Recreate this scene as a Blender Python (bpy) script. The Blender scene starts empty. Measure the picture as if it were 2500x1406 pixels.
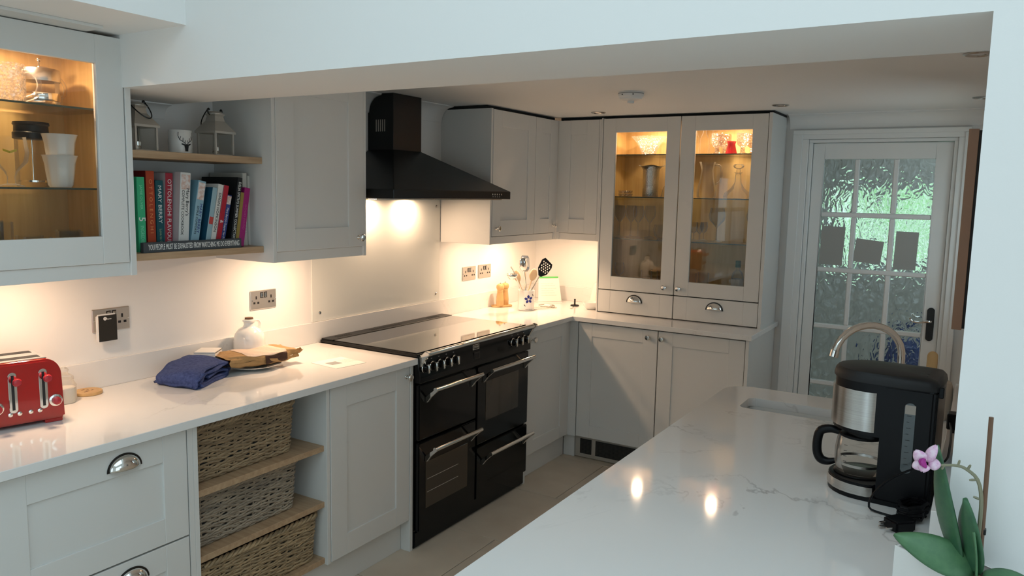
import bpy, bmesh, math, random
from mathutils import Matrix, Vector
random.seed(7)
PI = math.pi
S = bpy.context.scene
COL = S.collection

# ------------------------------------------------------------------ camera
cam = bpy.data.cameras.new('camera'); cam_o = bpy.data.objects.new('camera', cam); COL.objects.link(cam_o)
cam.sensor_width = 36.0; cam.lens = 27.35; cam.clip_start = 0.02
rt = Vector((0.85226, 0.52272, 0.02034)); up = Vector((-0.08098, 0.09343, 0.99233)); fw = Vector((-0.51681, 0.84737, -0.12195))
cam_o.matrix_world = Matrix(((rt.x, up.x, -fw.x, 2.7748), (rt.y, up.y, -fw.y, -2.7168), (rt.z, up.z, -fw.z, 1.6651), (0, 0, 0, 1)))
S.camera = cam_o
# ------------------------------------------------------------------ world, exposure
W = bpy.data.worlds.new('sky'); S.world = W; W.use_nodes = True
bg = W.node_tree.nodes['Background']
bg.inputs[0].default_value = (0.70, 0.90, 1.0, 1); bg.inputs[1].default_value = 0.95
S.view_settings.view_transform = 'Standard'; S.view_settings.look = 'None'
S.view_settings.gamma = 1.0; S.view_settings.use_curve_mapping = False
S.view_settings.exposure = 0.85
def portal(name, loc, rot, sx, sy):
    l = bpy.data.lights.new(name, 'AREA'); l.shape = 'RECTANGLE'; l.size = sx; l.size_y = sy; l.cycles.is_portal = True
    o = bpy.data.objects.new(name, l); COL.objects.link(o); o.location = loc; o.rotation_euler = rot; return o
portal('rooflight_portal', (2.6, -2.75, 2.86), (0, 0, 0), 2.8, 2.7)
portal('patio_portal', (1.5, -5.45, 1.15), (PI/2, 0, 0), 1.6, 2.1)
portal('side_glazing_portal', (5.04, -3.3, 1.15), (0, PI/2, 0), 2.1, 3.2)
portal('side_window_portal', (-0.05, -3.6, 1.5), (0, -PI/2, 0), 0.9, 1.4)
portal('added_window_portal', (2.94, 1.6, 1.55), (0, PI/2, 0), 0.84, 0.84)  # portal for the added right-wall window
WARM = (1.0, 0.67, 0.43)

# ------------------------------------------------------------------ materials
M = {}
def mat(name, col, rough=0.5, metal=0.0, spec=0.5, coat=0.0, emit=None, es=0.0, bump=None, var=None, trans=0.0, sheen=0.0, ior=1.45):
    m = bpy.data.materials.new(name); m.use_nodes = True; nt = m.node_tree; b = nt.nodes['Principled BSDF']
    b.inputs['Base Color'].default_value = (*col, 1); b.inputs['Roughness'].default_value = rough; b.inputs['Metallic'].default_value = metal
    b.inputs['Specular IOR Level'].default_value = spec; b.inputs['Coat Weight'].default_value = coat; b.inputs['Coat Roughness'].default_value = 0.05
    b.inputs['Transmission Weight'].default_value = trans; b.inputs['IOR'].default_value = ior
    if sheen: b.inputs['Sheen Weight'].default_value = sheen
    if emit: b.inputs['Emission Color'].default_value = (*emit, 1); b.inputs['Emission Strength'].default_value = es
    tc = nt.nodes.new('ShaderNodeTexCoord')
    if bump:
        n = nt.nodes.new('ShaderNodeTexNoise'); n.inputs['Scale'].default_value = bump[0]; n.inputs['Detail'].default_value = 3
        bp = nt.nodes.new('ShaderNodeBump'); bp.inputs['Strength'].default_value = bump[1]; bp.inputs['Distance'].default_value = bump[2] if len(bump) > 2 else 0.002
        nt.links.new(tc.outputs['Object'], n.inputs['Vector']); nt.links.new(n.outputs['Fac'], bp.inputs['Height']); nt.links.new(bp.outputs[0], b.inputs['Normal'])
    if var:      # (scale tuple, second colour, low, high)
        mp = nt.nodes.new('ShaderNodeMapping'); mp.inputs['Scale'].default_value = var[0]
        n = nt.nodes.new('ShaderNodeTexNoise'); n.inputs['Scale'].default_value = 1.0; n.inputs['Detail'].default_value = 5; n.inputs['Roughness'].default_value = 0.6
        r = nt.nodes.new('ShaderNodeMapRange'); r.inputs[1].default_value = var[2]; r.inputs[2].default_value = var[3]
        mx = nt.nodes.new('ShaderNodeMix'); mx.data_type = 'RGBA'; mx.inputs[6].default_value = (*col, 1); mx.inputs[7].default_value = (*var[1], 1)
        nt.links.new(tc.outputs['Object'], mp.inputs[0]); nt.links.new(mp.outputs[0], n.inputs['Vector']); nt.links.new(n.outputs['Fac'], r.inputs[0])
        nt.links.new(r.outputs[0], mx.inputs[0]); nt.links.new(mx.outputs[2], b.inputs['Base Color'])
    M[name] = m; return m
mat('wall', (0.84, 0.83, 0.81), 0.75, bump=(300, 0.05))
mat('ceil', (0.86, 0.85, 0.83), 0.8)
mat('trimw', (0.84, 0.84, 0.82), 0.4)
mat('paint', (0.70, 0.695, 0.67), 0.42, var=((3, 3, 3), (0.715, 0.71, 0.685), .3, .7))
mat('lining', (0.03, 0.03, 0.03), 0.7)
mat('gap', (0.012, 0.012, 0.012), 0.8)
mat('splash', (0.74, 0.75, 0.71), 0.06, spec=0.6)
mat('oak', (0.50, 0.345, 0.21), 0.5, var=((60, 5, 60), (0.37, 0.235, 0.135), .35, .75))
mat('oakx', (0.50, 0.345, 0.21), 0.5, var=((5, 60, 60), (0.37, 0.235, 0.135), .35, .75))
mat('veneer', (0.66, 0.47, 0.20), 0.5, var=((35, 35, 2.5), (0.50, 0.32, 0.115), .35, .8))
mat('beech', (0.62, 0.40, 0.18), 0.45, var=((40, 40, 6), (0.50, 0.29, 0.11), .35, .8))
mat('enamel', (0.003, 0.003, 0.0035), 0.09, spec=0.35)
mat('hobglass', (0.006, 0.006, 0.006), 0.03, spec=0.9, coat=1.0)
mat('hoodblack', (0.006, 0.006, 0.006), 0.32, spec=0.4)
mat('plastic_black', (0.004, 0.004, 0.005), 0.35, spec=0.25)
mat('plastic_lid', (0.008, 0.008, 0.009), 0.5, bump=(900, .3, .0005))
mat('ovenglass', (0.045, 0.033, 0.022), 0.06, spec=0.7)
mat('chrome', (0.80, 0.79, 0.77), 0.10, 1.0)
mat('brushed', (0.62, 0.60, 0.57), 0.26, 1.0, var=((4, 4, 900), (0.5, 0.48, 0.46), .35, .65))
mat('socket_steel', (0.64, 0.61, 0.57), 0.36, 0.85)
mat('pewter', (0.56, 0.53, 0.48), 0.42, 0.7)
mat('darkmetal', (0.05, 0.05, 0.05), 0.4, 1.0)
mat('red', (0.40, 0.010, 0.008), 0.16, coat=0.6)
mat('redknob', (0.45, 0.03, 0.04), 0.25)
mat('white_ceramic', (0.82, 0.81, 0.78), 0.18, coat=0.3)
mat('cream_ceramic', (0.80, 0.76, 0.68), 0.22, coat=0.3)
mat('white_plastic', (0.80, 0.80, 0.79), 0.35)
mat('paper', (0.82, 0.80, 0.76), 0.8)
mat('pages', (0.70, 0.67, 0.62), 0.9, var=((300, 300, 4), (0.55, 0.52, 0.48), .4, .6))
mat('papergrey', (0.34, 0.35, 0.35), 0.9)
_m = mat('paper_shaded', (0.72, 0.71, 0.68), 0.9); _nt = _m.node_tree; _t = _nt.nodes.new('ShaderNodeBsdfTranslucent'); _t.inputs[0].default_value = (.5, .5, .48, 1)
_x = _nt.nodes.new('ShaderNodeMixShader'); _x.inputs[0].default_value = .5; _nt.links.new(_nt.nodes['Principled BSDF'].outputs[0], _x.inputs[1]); _nt.links.new(_t.outputs[0], _x.inputs[2]); _nt.links.new(_x.outputs[0], _nt.nodes['Material Output'].inputs[0])
mat('spoonwood', (0.66, 0.50, 0.32), 0.55, var=((40, 40, 6), (0.58, 0.42, 0.25), .35, .8))
mat('bread_box', (0.62, 0.60, 0.56), 0.7)
mat('kraft', (0.46, 0.28, 0.12), 0.7, bump=(60, .5, .004), var=((20, 20, 20), (0.36, 0.21, 0.08), .3, .7))
mat('kraft_print', (0.66, 0.52, 0.42), 0.6, bump=(60, .4, .004))
mat('bread', (0.05, 0.02, 0.012), 0.7, bump=(90, .8, .004))
mat('towel', (0.042, 0.066, 0.20), 0.95, bump=(420, 1.0, .004), var=((90, 90, 90), (0.075, 0.11, 0.29), .35, .65))
mat('stone_beige', (0.52, 0.43, 0.34), 0.5)
mat('wicker', (0.42, 0.30, 0.175), 0.7, var=((14, 9, 60), (0.20, 0.14, 0.085), .35, .7), bump=(160, .5, .002))
mat('wicker_grey', (0.42, 0.34, 0.25), 0.7, var=((14, 9, 60), (0.19, 0.16, 0.125), .35, .7), bump=(160, .5, .002))
mat('wicker_tan', (0.47, 0.335, 0.19), 0.7, var=((14, 9, 60), (0.20, 0.145, 0.085), .35, .7), bump=(160, .5, .002))
mat('leaf', (0.065, 0.16, 0.075), 0.38, var=((40, 40, 40), (0.10, 0.22, 0.10), .35, .7))
mat('leafd', (0.03, 0.10, 0.05), 0.4, var=((40, 40, 40), (0.05, 0.14, 0.06), .35, .7))
mat('petal', (0.68, 0.34, 0.55), 0.5, var=((120, 120, 120), (0.80, 0.62, 0.72), .35, .6))
mat('petal_dark', (0.35, 0.02, 0.22), 0.45)
mat('stem', (0.24, 0.23, 0.15), 0.6)
mat('bark', (0.16, 0.085, 0.05), 0.7)
mat('soil', (0.02, 0.016, 0.012), 0.9, bump=(80, 1, .01))
mat('grout', (0.20, 0.16, 0.12), 0.9)
mat('ink', (0.01, 0.01, 0.012), 0.5)
mat('white_ink', (0.80, 0.80, 0.78), 0.6)
mat('blueink', (0.02, 0.03, 0.22), 0.3)
mat('yellowink', (0.60, 0.45, 0.02), 0.4)
mat('greenplastic', (0.12, 0.55, 0.14), 0.45)
mat('slate', (0.055, 0.062, 0.07), 0.6)
mat('lampglow', (1, .9, .7), 0.5, emit=(1.0, .72, .42), es=14)
mat('mesh_grey', (0.055, 0.05, 0.04), 0.6)
mat('skin_tone', (0.62, 0.40, 0.33), 0.7, var=((60, 60, 60), (0.75, 0.70, 0.68), .4, .6))
mat('bluebag', (0.02, 0.045, 0.16), 0.7)
mat('lobby', (0.55, 0.53, 0.49), 0.8)
mat('hedge', (0.40, 0.70, 0.30), 0.9, var=((6, 6, 6), (0.90, 0.96, 0.86), .42, .60))  # near-white tone puts outdoor brightness into the leaf colour
mat('redglass', (0.70, 0.02, 0.03), 0.1, coat=.5, emit=None)

def quartz(name, vein):
    m = bpy.data.materials.new(name); m.use_nodes = True; nt = m.node_tree; b = nt.nodes['Principled BSDF']; N = nt.nodes.new; L = nt.links.new
    b.inputs['Roughness'].default_value = 0.065; b.inputs['Specular IOR Level'].default_value = 0.5
    tc = N('ShaderNodeTexCoord'); n1 = N('ShaderNodeTexNoise'); n1.inputs['Scale'].default_value = 1.5; n1.inputs['Detail'].default_value = 6; n1.inputs['Roughness'].default_value = .62
    n1.inputs['Distortion'].default_value = .5
    L(tc.outputs['Object'], n1.inputs['Vector'])
    s = N('ShaderNodeMath'); s.operation = 'SUBTRACT'; s.inputs[1].default_value = .5; L(n1.outputs['Fac'], s.inputs[0])
    a = N('ShaderNodeMath'); a.operation = 'ABSOLUTE'; L(s.outputs[0], a.inputs[0])
    r = N('ShaderNodeMapRange'); r.inputs[1].default_value = 0; r.inputs[2].default_value = .010; r.inputs[3].default_value = 1; r.inputs[4].default_value = 0; L(a.outputs[0], r.inputs[0])
    n2 = N('ShaderNodeTexNoise'); n2.inputs['Scale'].default_value = 2.2; n2.inputs['Detail'].default_value = 2; L(tc.outputs['Object'], n2.inputs['Vector'])
    r2 = N('ShaderNodeMapRange'); r2.inputs[1].default_value = .47; r2.inputs[2].default_value = .66; L(n2.outputs['Fac'], r2.inputs[0])
    mu = N('ShaderNodeMath'); mu.operation = 'MULTIPLY'; L(r.outputs[0], mu.inputs[0]); L(r2.outputs[0], mu.inputs[1])
    mu2 = N('ShaderNodeMath'); mu2.operation = 'MULTIPLY'; mu2.inputs[1].default_value = vein; L(mu.outputs[0], mu2.inputs[0])
    mx = N('ShaderNodeMix'); mx.data_type = 'RGBA'; mx.inputs[6].default_value = (.80, .79, .77, 1); mx.inputs[7].default_value = (.36, .34, .33, 1)
    L(mu2.outputs[0], mx.inputs[0]); L(mx.outputs[2], b.inputs['Base Color']); M[name] = m
quartz('quartz', .22); quartz('quartz_veined', .62)
def stone_tile(name):
    m = bpy.data.materials.new(name); m.use_nodes = True; nt = m.node_tree; b = nt.nodes['Principled BSDF']; N = nt.nodes.new; L = nt.links.new
    tc = N('ShaderNodeTexCoord'); n = N('ShaderNodeTexNoise'); n.inputs['Scale'].default_value = 5; n.inputs['Detail'].default_value = 7
    L(tc.outputs['Object'], n.inputs['Vector'])
    cr = N('ShaderNodeValToRGB'); cr.color_ramp.elements[0].position = .3; cr.color_ramp.elements[0].color = (.60, .50, .39, 1); cr.color_ramp.elements[1].position = .75; cr.color_ramp.elements[1].color = (.69, .59, .47, 1)
    L(n.outputs['Fac'], cr.inputs[0]); L(cr.outputs[0], b.inputs['Base Color']); b.inputs['Roughness'].default_value = .5; M[name] = m
stone_tile('tile')
def thin_glass(name, tint, refl=1.0, edge=0.0):
    # thin clear glass: light passes straight through, the surface mirrors by Fresnel
    m = bpy.data.materials.new(name); m.use_nodes = True; nt = m.node_tree; nt.nodes.clear(); N = nt.nodes.new; L = nt.links.new
    o = N('ShaderNodeOutputMaterial'); t = N('ShaderNodeBsdfTransparent'); t.inputs[0].default_value = (*tint, 1); g = N('ShaderNodeBsdfGlossy'); g.inputs['Roughness'].default_value = .02
    f = N('ShaderNodeFresnel'); f.inputs[0].default_value = 1.5
    mu = N('ShaderNodeMath'); mu.operation = 'MULTIPLY_ADD'; mu.inputs[1].default_value = refl; mu.inputs[2].default_value = edge; mu.use_clamp = True
    L(f.outputs[0], mu.inputs[0]); mx = N('ShaderNodeMixShader'); L(mu.outputs[0], mx.inputs[0]); L(t.outputs[0], mx.inputs[1]); L(g.outputs[0], mx.inputs[2]); L(mx.outputs[0], o.inputs[0])
    M[name] = m
thin_glass('pane', (.97, .97, .96), 1.1)
def clear_glass(name):
    m = bpy.data.materials.new(name); m.use_nodes = True; nt = m.node_tree; nt.nodes.clear(); N = nt.nodes.new; L = nt.links.new
    o = N('ShaderNodeOutputMaterial'); t = N('ShaderNodeBsdfTransparent'); t.inputs[0].default_value = (.97, .97, .96, 1); g = N('ShaderNodeBsdfGlossy'); g.inputs['Roughness'].default_value = .06
    d = N('ShaderNodeBsdfTranslucent'); d.inputs[0].default_value = (.9, .88, .84, 1); f = N('ShaderNodeFresnel'); f.inputs[0].default_value = 1.28
    mu = N('ShaderNodeMath'); mu.operation = 'MULTIPLY_ADD'; mu.inputs[1].default_value = .8; mu.inputs[2].default_value = .012; mu.use_clamp = True; L(f.outputs[0], mu.inputs[0])
    a = N('ShaderNodeMixShader'); a.inputs[0].default_value = .55; L(g.outputs[0], a.inputs[1]); L(d.outputs[0], a.inputs[2])
    mx = N('ShaderNodeMixShader'); L(mu.outputs[0], mx.inputs[0]); L(t.outputs[0], mx.inputs[1]); L(a.outputs[0], mx.inputs[2]); L(mx.outputs[0], o.inputs[0]); M[name] = m
clear_glass('glassware')
thin_glass('shelfglass', (.90, .94, .91), 1.3, .01)
thin_glass('smoked', (.35, .36, .37), 1.2, .02)
mat('glassedge', (0.05, 0.08, 0.06), 0.1)
def crystal(name):
    m = bpy.data.materials.new(name); m.use_nodes = True; nt = m.node_tree; nt.nodes.clear(); N = nt.nodes.new; L = nt.links.new
    o = N('ShaderNodeOutputMaterial'); t = N('ShaderNodeBsdfTransparent'); t.inputs[0].default_value = (.95, .93, .9, 1); g = N('ShaderNodeBsdfGlossy'); g.inputs['Roughness'].default_value = .12
    d = N('ShaderNodeBsdfTranslucent'); d.inputs[0].default_value = (.40, .36, .31, 1)
    tc = N('ShaderNodeTexCoord'); v = N('ShaderNodeTexVoronoi'); v.inputs['Scale'].default_value = 95; L(tc.outputs['Object'], v.inputs['Vector'])
    bp = N('ShaderNodeBump'); bp.inputs['Strength'].default_value = 1; bp.inputs['Distance'].default_value = .006; L(v.outputs['Distance'], bp.inputs['Height']); L(bp.outputs[0], g.inputs['Normal'])
    a = N('ShaderNodeMixShader'); a.inputs[0].default_value = .3; L(g.outputs[0], a.inputs[1]); L(d.outputs[0], a.inputs[2])
    r = N('ShaderNodeMapRange'); r.inputs[1].default_value = .1; r.inputs[2].default_value = .6; r.inputs[3].default_value = .12; r.inputs[4].default_value = .6; L(v.outputs['Distance'], r.inputs[0])
    mx = N('ShaderNodeMixShader'); L(r.outputs[0], mx.inputs[0]); L(t.outputs[0], mx.inputs[1]); L(a.outputs[0], mx.inputs[2]); L(mx.outputs[0], o.inputs[0]); M[name] = m
crystal('crystal')
def wavy_glass(name):
    m = bpy.data.materials.new(name); m.use_nodes = True; nt = m.node_tree; nt.nodes.clear(); N = nt.nodes.new; L = nt.links.new
    o = N('ShaderNodeOutputMaterial'); g = N('ShaderNodeBsdfGlass'); g.inputs['Roughness'].default_value = 0.0; g.inputs['IOR'].default_value = 1.45; g.inputs[0].default_value = (.96, .98, .97, 1)
    tc = N('ShaderNodeTexCoord'); mp = N('ShaderNodeMapping'); mp.inputs['Scale'].default_value = (24, 24, 15); L(tc.outputs['Object'], mp.inputs[0])
    n = N('ShaderNodeTexNoise'); n.inputs['Scale'].default_value = 1; n.inputs['Detail'].default_value = 1.2; n.inputs['Distortion'].default_value = 1.2; L(mp.outputs[0], n.inputs['Vector'])
    bp = N('ShaderNodeBump'); bp.inputs['Strength'].default_value = 1; bp.inputs['Distance'].default_value = .011; L(n.outputs['Fac'], bp.inputs['Height']); L(bp.outputs[0], g.inputs['Normal'])
    L(g.outputs[0], o.inputs[0]); M[name] = m
wavy_glass('wavyglass')
def hammered(name):
    m = mat(name, (.80, .80, .80), .28, 1.0); nt = m.node_tree; b = nt.nodes['Principled BSDF']; N = nt.nodes.new
    tc = N('ShaderNodeTexCoord'); v = N('ShaderNodeTexVoronoi'); v.inputs['Scale'].default_value = 170; nt.links.new(tc.outputs['Object'], v.inputs['Vector'])
    bp = N('ShaderNodeBump'); bp.inputs['Strength'].default_value = .55; bp.inputs['Distance'].default_value = .003; nt.links.new(v.outputs['Distance'], bp.inputs['Height']); nt.links.new(bp.outputs[0], b.inputs['Normal'])
hammered('hammered')
_cc = {}
def colour(c, rough=.55):
    k = (tuple(c), rough)
    if k not in _cc: _cc[k] = mat('cover_%d' % len(_cc), c, rough)
    return _cc[k].name

# ------------------------------------------------------------------ mesh building
OFF = {}
def catmull(P, n=4):
    o = []
    for i in range(len(P) - 1):
        p0, p1, p2, p3 = P[max(i - 1, 0)], P[i], P[i + 1], P[min(i + 2, len(P) - 1)]
        for k in range(n):
            s = k / n; o.append(tuple(.5 * (2 * b + (c - a) * s + (2 * a - 5 * b + 4 * c - d) * s * s + (3 * b - a - 3 * c + d) * s ** 3) for a, b, c, d in zip(p0, p1, p2, p3)))
    return o + [P[-1]]
class MB:
    def __init__(s): s.v = []; s.f = []
    def add(s, vs, fs):
        n = len(s.v); s.v += [tuple(p) for p in vs]; s.f += [tuple(i + n for i in f) for f in fs]; return s
    def box(s, x0, x1, y0, y1, z0, z1):
        if x0 > x1: x0, x1 = x1, x0
        if y0 > y1: y0, y1 = y1, y0
        return s.add([(x0, y0, z0), (x1, y0, z0), (x1, y1, z0), (x0, y1, z0), (x0, y0, z1), (x1, y0, z1), (x1, y1, z1), (x0, y1, z1)],
                     [(0, 3, 2, 1), (4, 5, 6, 7), (0, 1, 5, 4), (1, 2, 6, 5), (2, 3, 7, 6), (3, 0, 4, 7)])
    def prism(s, pts, h0, h1, fn=None):       # polygon (a,b) extruded along c; fn maps (a,b,c)
        fn = fn or (lambda a, b, c: (a, b, c)); n = len(pts)
        vs = [fn(a, b, h0) for a, b in pts] + [fn(a, b, h1) for a, b in pts]
        fs = [tuple(range(n))[::-1], tuple(range(n, 2 * n))] + [(i, (i + 1) % n, (i + 1) % n + n, i + n) for i in range(n)]
        return s.add(vs, fs)
    def lathe(s, prof, c=(0, 0, 0), seg=20, ax='z', caps=True, sq=None):   # prof [(r,h)]
        vs = []; n = len(prof)
        for r, h in prof:
            for k in range(seg):
                a = 2 * PI * k / seg; p = (r * math.cos(a), r * math.sin(a), h)
                if sq: p = sq(p, a)
                if ax == 'x': p = (p[2], p[0], p[1])
                elif ax == 'y': p = (p[0], -p[2], p[1])
                elif ax == '-y': p = (p[0], p[2], p[1])
                vs.append((p[0] + c[0], p[1] + c[1], p[2] + c[2]))
        fs = [(i * seg + k, i * seg + (k + 1) % seg, (i + 1) * seg + (k + 1) % seg, (i + 1) * seg + k) for i in range(n - 1) for k in range(seg)]
        if caps:
            if prof[0][0] > 1e-5: fs.append(tuple(range(seg))[::-1])
            if prof[-1][0] > 1e-5: fs.append(tuple((n - 1) * seg + k for k in range(seg)))
        return s.add(vs, fs)
    def tube(s, pts, r, seg=8, closed=False):
        pts = [Vector(p) for p in pts]; n = len(pts); rr = list(r) if isinstance(r, (list, tuple)) else [r] * n; vs = []; prev = None
        if 4 <= n <= 12 and not closed:
            q = catmull([(p.x, p.y, p.z, k) for p, k in zip(pts, rr)], 4); pts = [Vector(p[:3]) for p in q]; rr = [max(p[3], 1e-4) for p in q]; n = len(pts)
        for i in range(n):
            if closed: d = pts[(i + 1) % n] - pts[i - 1]
            else: d = pts[min(i + 1, n - 1)] - pts[max(i - 1, 0)]
            d.normalize()
            if prev is None:
                u = d.cross(Vector((0, 0, 1)))
                if u.length < .1: u = d.cross(Vector((1, 0, 0)))
            else: u = prev - d * prev.dot(d)
            u.normalize(); prev = u; w = d.cross(u)
            for k in range(seg):
                a = 2 * PI * k / seg; vs.append(tuple(pts[i] + (u * math.cos(a) + w * math.sin(a)) * rr[i]))
        m = n if closed else n - 1
        fs = [(i * seg + k, i * seg + (k + 1) % seg, ((i + 1) % n) * seg + (k + 1) % seg, ((i + 1) % n) * seg + k) for i in range(m) for k in range(seg)]
        if not closed: fs += [tuple(range(seg))[::-1], tuple((n - 1) * seg + k for k in range(seg))]
        return s.add(vs, fs)
    def cyl(s, p0, p1, r, seg=16): return s.tube([p0, p1], r, seg)
    def ball(s, c, rx, ry, rz, seg=14, rings=8):
        vs = []
        for i in range(rings + 1):
            t = PI * i / rings
            for k in range(seg):
                a = 2 * PI * k / seg; vs.append((c[0] + rx * math.sin(t) * math.cos(a), c[1] + ry * math.sin(t) * math.sin(a), c[2] - rz * math.cos(t)))
        return s.add(vs, [(i * seg + k, i * seg + (k + 1) % seg, (i + 1) * seg + (k + 1) % seg, (i + 1) * seg + k) for i in range(rings) for k in range(seg)])
    def grid(s, fn, nu, nv):
        vs = [fn(i / nu, j / nv) for i in range(nu + 1) for j in range(nv + 1)]
        return s.add(vs, [(i * (nv + 1) + j, (i + 1) * (nv + 1) + j, (i + 1) * (nv + 1) + j + 1, i * (nv + 1) + j + 1) for i in range(nu) for j in range(nv)])
    def move(s, fn): s.v = [tuple(fn(*p)) for p in s.v]; return s
    def build(s, name, m, parent=None, bev=0, smooth=False, seg=1, solid=0, sub=0, label=None):
        off = OFF.get(parent.name, Vector((0, 0, 0))) if parent else Vector((0, 0, 0))
        me = bpy.data.meshes.new(name); bm = bmesh.new()
        vs = [bm.verts.new(Vector(p) - off) for p in s.v]
        for f in s.f:
            g = []
            for i in f:
                if vs[i] not in g: g.append(vs[i])
            if len(g) > 2:
                try: bm.faces.new(g)
                except ValueError: pass
        if smooth or bev: bmesh.ops.remove_doubles(bm, verts=bm.verts, dist=1e-6)
        bmesh.ops.recalc_face_normals(bm, faces=bm.faces)
        if bev:
            es = [e for e in bm.edges if len(e.link_faces) == 2 and e.calc_face_angle(0) > .6]
            if es: bmesh.ops.bevel(bm, geom=es, offset=bev, segments=seg, affect='EDGES', clamp_overlap=True)
        bm.to_mesh(me); bm.free(); me.materials.append(M[m])
        if smooth:
            for p in me.polygons: p.use_smooth = True
            me.set_sharp_from_angle(angle=.7)
        o = bpy.data.objects.new(name, me); COL.objects.link(o)
        if solid: md = o.modifiers.new('t', 'SOLIDIFY'); md.thickness = solid; md.offset = 0
        if sub: md = o.modifiers.new('s', 'SUBSURF'); md.levels = sub; md.render_levels = sub
        if parent: o.parent = parent; OFF[o.name] = off
        if label: o['label'] = label
        return o
def tag(o, label, cat, group=None):
    o['label'] = label; o['category'] = cat
    if group: o['group'] = group
    return o
def thing(name, label, cat, loc=(0, 0, 0), rz=0, group=None, world=False):
    o = bpy.data.objects.new(name, None); o.empty_display_size = .05; COL.objects.link(o); o.location = loc; o.rotation_euler = (0, 0, rz)
    OFF[o.name] = Vector(loc) if world else Vector((0, 0, 0)); return tag(o, label, cat, group)
def struct(o, label=None):
    o['kind'] = 'structure'
    if label: o['label'] = label
    return o
def dup(root, loc, rz=None, label=None, group=None):
    r = root.copy(); COL.objects.link(r); r.location = loc
    if rz is not None: r.rotation_euler = (0, 0, rz)
    if label: r['label'] = label
    if group: r['group'] = group
    for ch in list(root.children):
        c = ch.copy(); COL.objects.link(c); c.parent = r
        for g in ch.children:
            d = g.copy(); COL.objects.link(d); d.parent = c
    return r
def text(s, h, width=None, fn=None, depth=.0004, bold=0.0, align='CENTER'):
    cu = bpy.data.curves.new('t', 'FONT'); cu.body = s; cu.size = 1; cu.align_x = align; cu.align_y = 'CENTER'; cu.extrude = depth / h if h else .001; cu.offset = bold; cu.resolution_u = 2
    ob = bpy.data.objects.new('t', cu); COL.objects.link(ob); dg = bpy.context.evaluated_depsgraph_get()
    me = bpy.data.meshes.new_from_object(ob.evaluated_get(dg)); bpy.data.objects.remove(ob)
    xs = [v.co.x for v in me.vertices] or [0]; w = max(xs) - min(xs) or 1; sc = h / .72; sx = (width / w) if width else sc
    mb = MB(); mb.add([fn(v.co.x * sx, v.co.y * sc, v.co.z * h) for v in me.vertices], [tuple(p.vertices) for p in me.polygons]); bpy.data.meshes.remove(me)
    return mb
def lamp(parent, loc, power, r=.03, col=WARM, spread=PI, rot=(0, 0, 0)):
    l = bpy.data.lights.new('lamp_light', 'AREA'); l.shape = 'DISK'; l.size = 2 * r; l.energy = power; l.color = col; l.spread = spread
    o = bpy.data.objects.new('lamp_light', l); COL.objects.link(o); o.rotation_euler = rot
    o.parent = parent; o.location = Vector(loc) - OFF.get(parent.name, Vector((0, 0, 0))); return o
# wall mappings: left wall (u along y, d out along +x) and back wall (u along x, d out along -y)
YB = 2.148
ML = lambda u, d, z: (d, u, z)
MBK = lambda u, d, z: (u, YB - d, z)
def ubox(mb, mp, u0, u1, d0, d1, z0, z1):
    a = mp(u0, d0, z0); b = mp(u1, d1, z1); return mb.box(a[0], b[0], a[1], b[1], a[2], b[2])

# ================================================================== the setting
fl = struct(MB().box(-.3, 5.2, -5.6, 2.3, -.08, -.004).build('floor', 'grout'), 'beige limestone tile floor with thin grout joints')
row = 0; y = .93
rows = [(.93 - .62 * k, k) for k in range(-2, 11)]
tm = None
for y0, k in rows:
    x0 = .86 - 1.8 + (.45 if k % 2 else 0)
    while x0 < 5.2:
        a, b = max(x0, -.02), min(x0 + .9, 5.15); c, d = y0, min(y0 + .62, 2.2)
        if b - a > .05 and d - c > .05:
            MB().box(a + .002, b - .002, c + .002, d - .002, -.012, random.uniform(-.0004, .0004)).build('floor_tile', 'tile', fl, bev=.0015)
        x0 += .9
def wallbox(name, boxes, m='wall', label=None):
    mb = MB()
    for b in boxes: mb.box(*b)
    return struct(mb.build(name, m), label)
wallbox('wall_left', [(-.3, 0, -5.6, -4.3, 0, 2.9), (-.3, 0, -4.3, -2.9, 0, 1.05), (-.3, 0, -4.3, -2.9, 1.95, 2.9), (-.3, 0, -2.9, 2.3, 0, 2.9)], label='white painted wall behind the range cooker')
wallbox('wall_back', [(0, 1.83, YB, 2.3, 0, 2.3), (1.83, 2.60, YB, 2.3, 2.01, 2.3), (2.60, 2.95, YB, 2.3, 0, 2.3)], label='white wall holding the glazed door')
wallbox('wall_right', [(2.752, 2.95, -.797, 1.18, 0, 2.3), (2.752, 2.95, 2.02, YB, 0, 2.3), (2.752, 2.95, 1.18, 2.02, 0, 1.13), (2.752, 2.95, 1.18, 2.02, 1.97, 2.3)], label='white wall beside the sink')
wallbox('wall_front', [(0, 2.752, -1.187, -.797, 1.975, 2.9), (2.752, 5.1, -1.187, -.797, 0, 2.9)], label='white beam and pier framing the kitchen opening')
wallbox('wall_near', [(-.3, .7, -5.6, -5.5, 0, 2.9), (2.3, 5.2, -5.6, -5.5, 0, 2.9), (.7, 2.3, -5.6, -5.5, 2.2, 2.9), (.7, 2.3, -5.6, -5.5, 0, .1)])
wallbox('wall_side', [(5.1, 5.2, -5.5, -4.9, 0, 2.9), (5.1, 5.2, -1.7, -.797, 0, 2.9), (5.1, 5.2, -4.9, -1.7, 0, .1), (5.1, 5.2, -4.9, -1.7, 2.2, 2.9)])
wallbox('ceiling', [(-.3, 2.95, -.797, 2.3, 2.15, 2.3)], 'ceil', 'low white kitchen ceiling')
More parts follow.
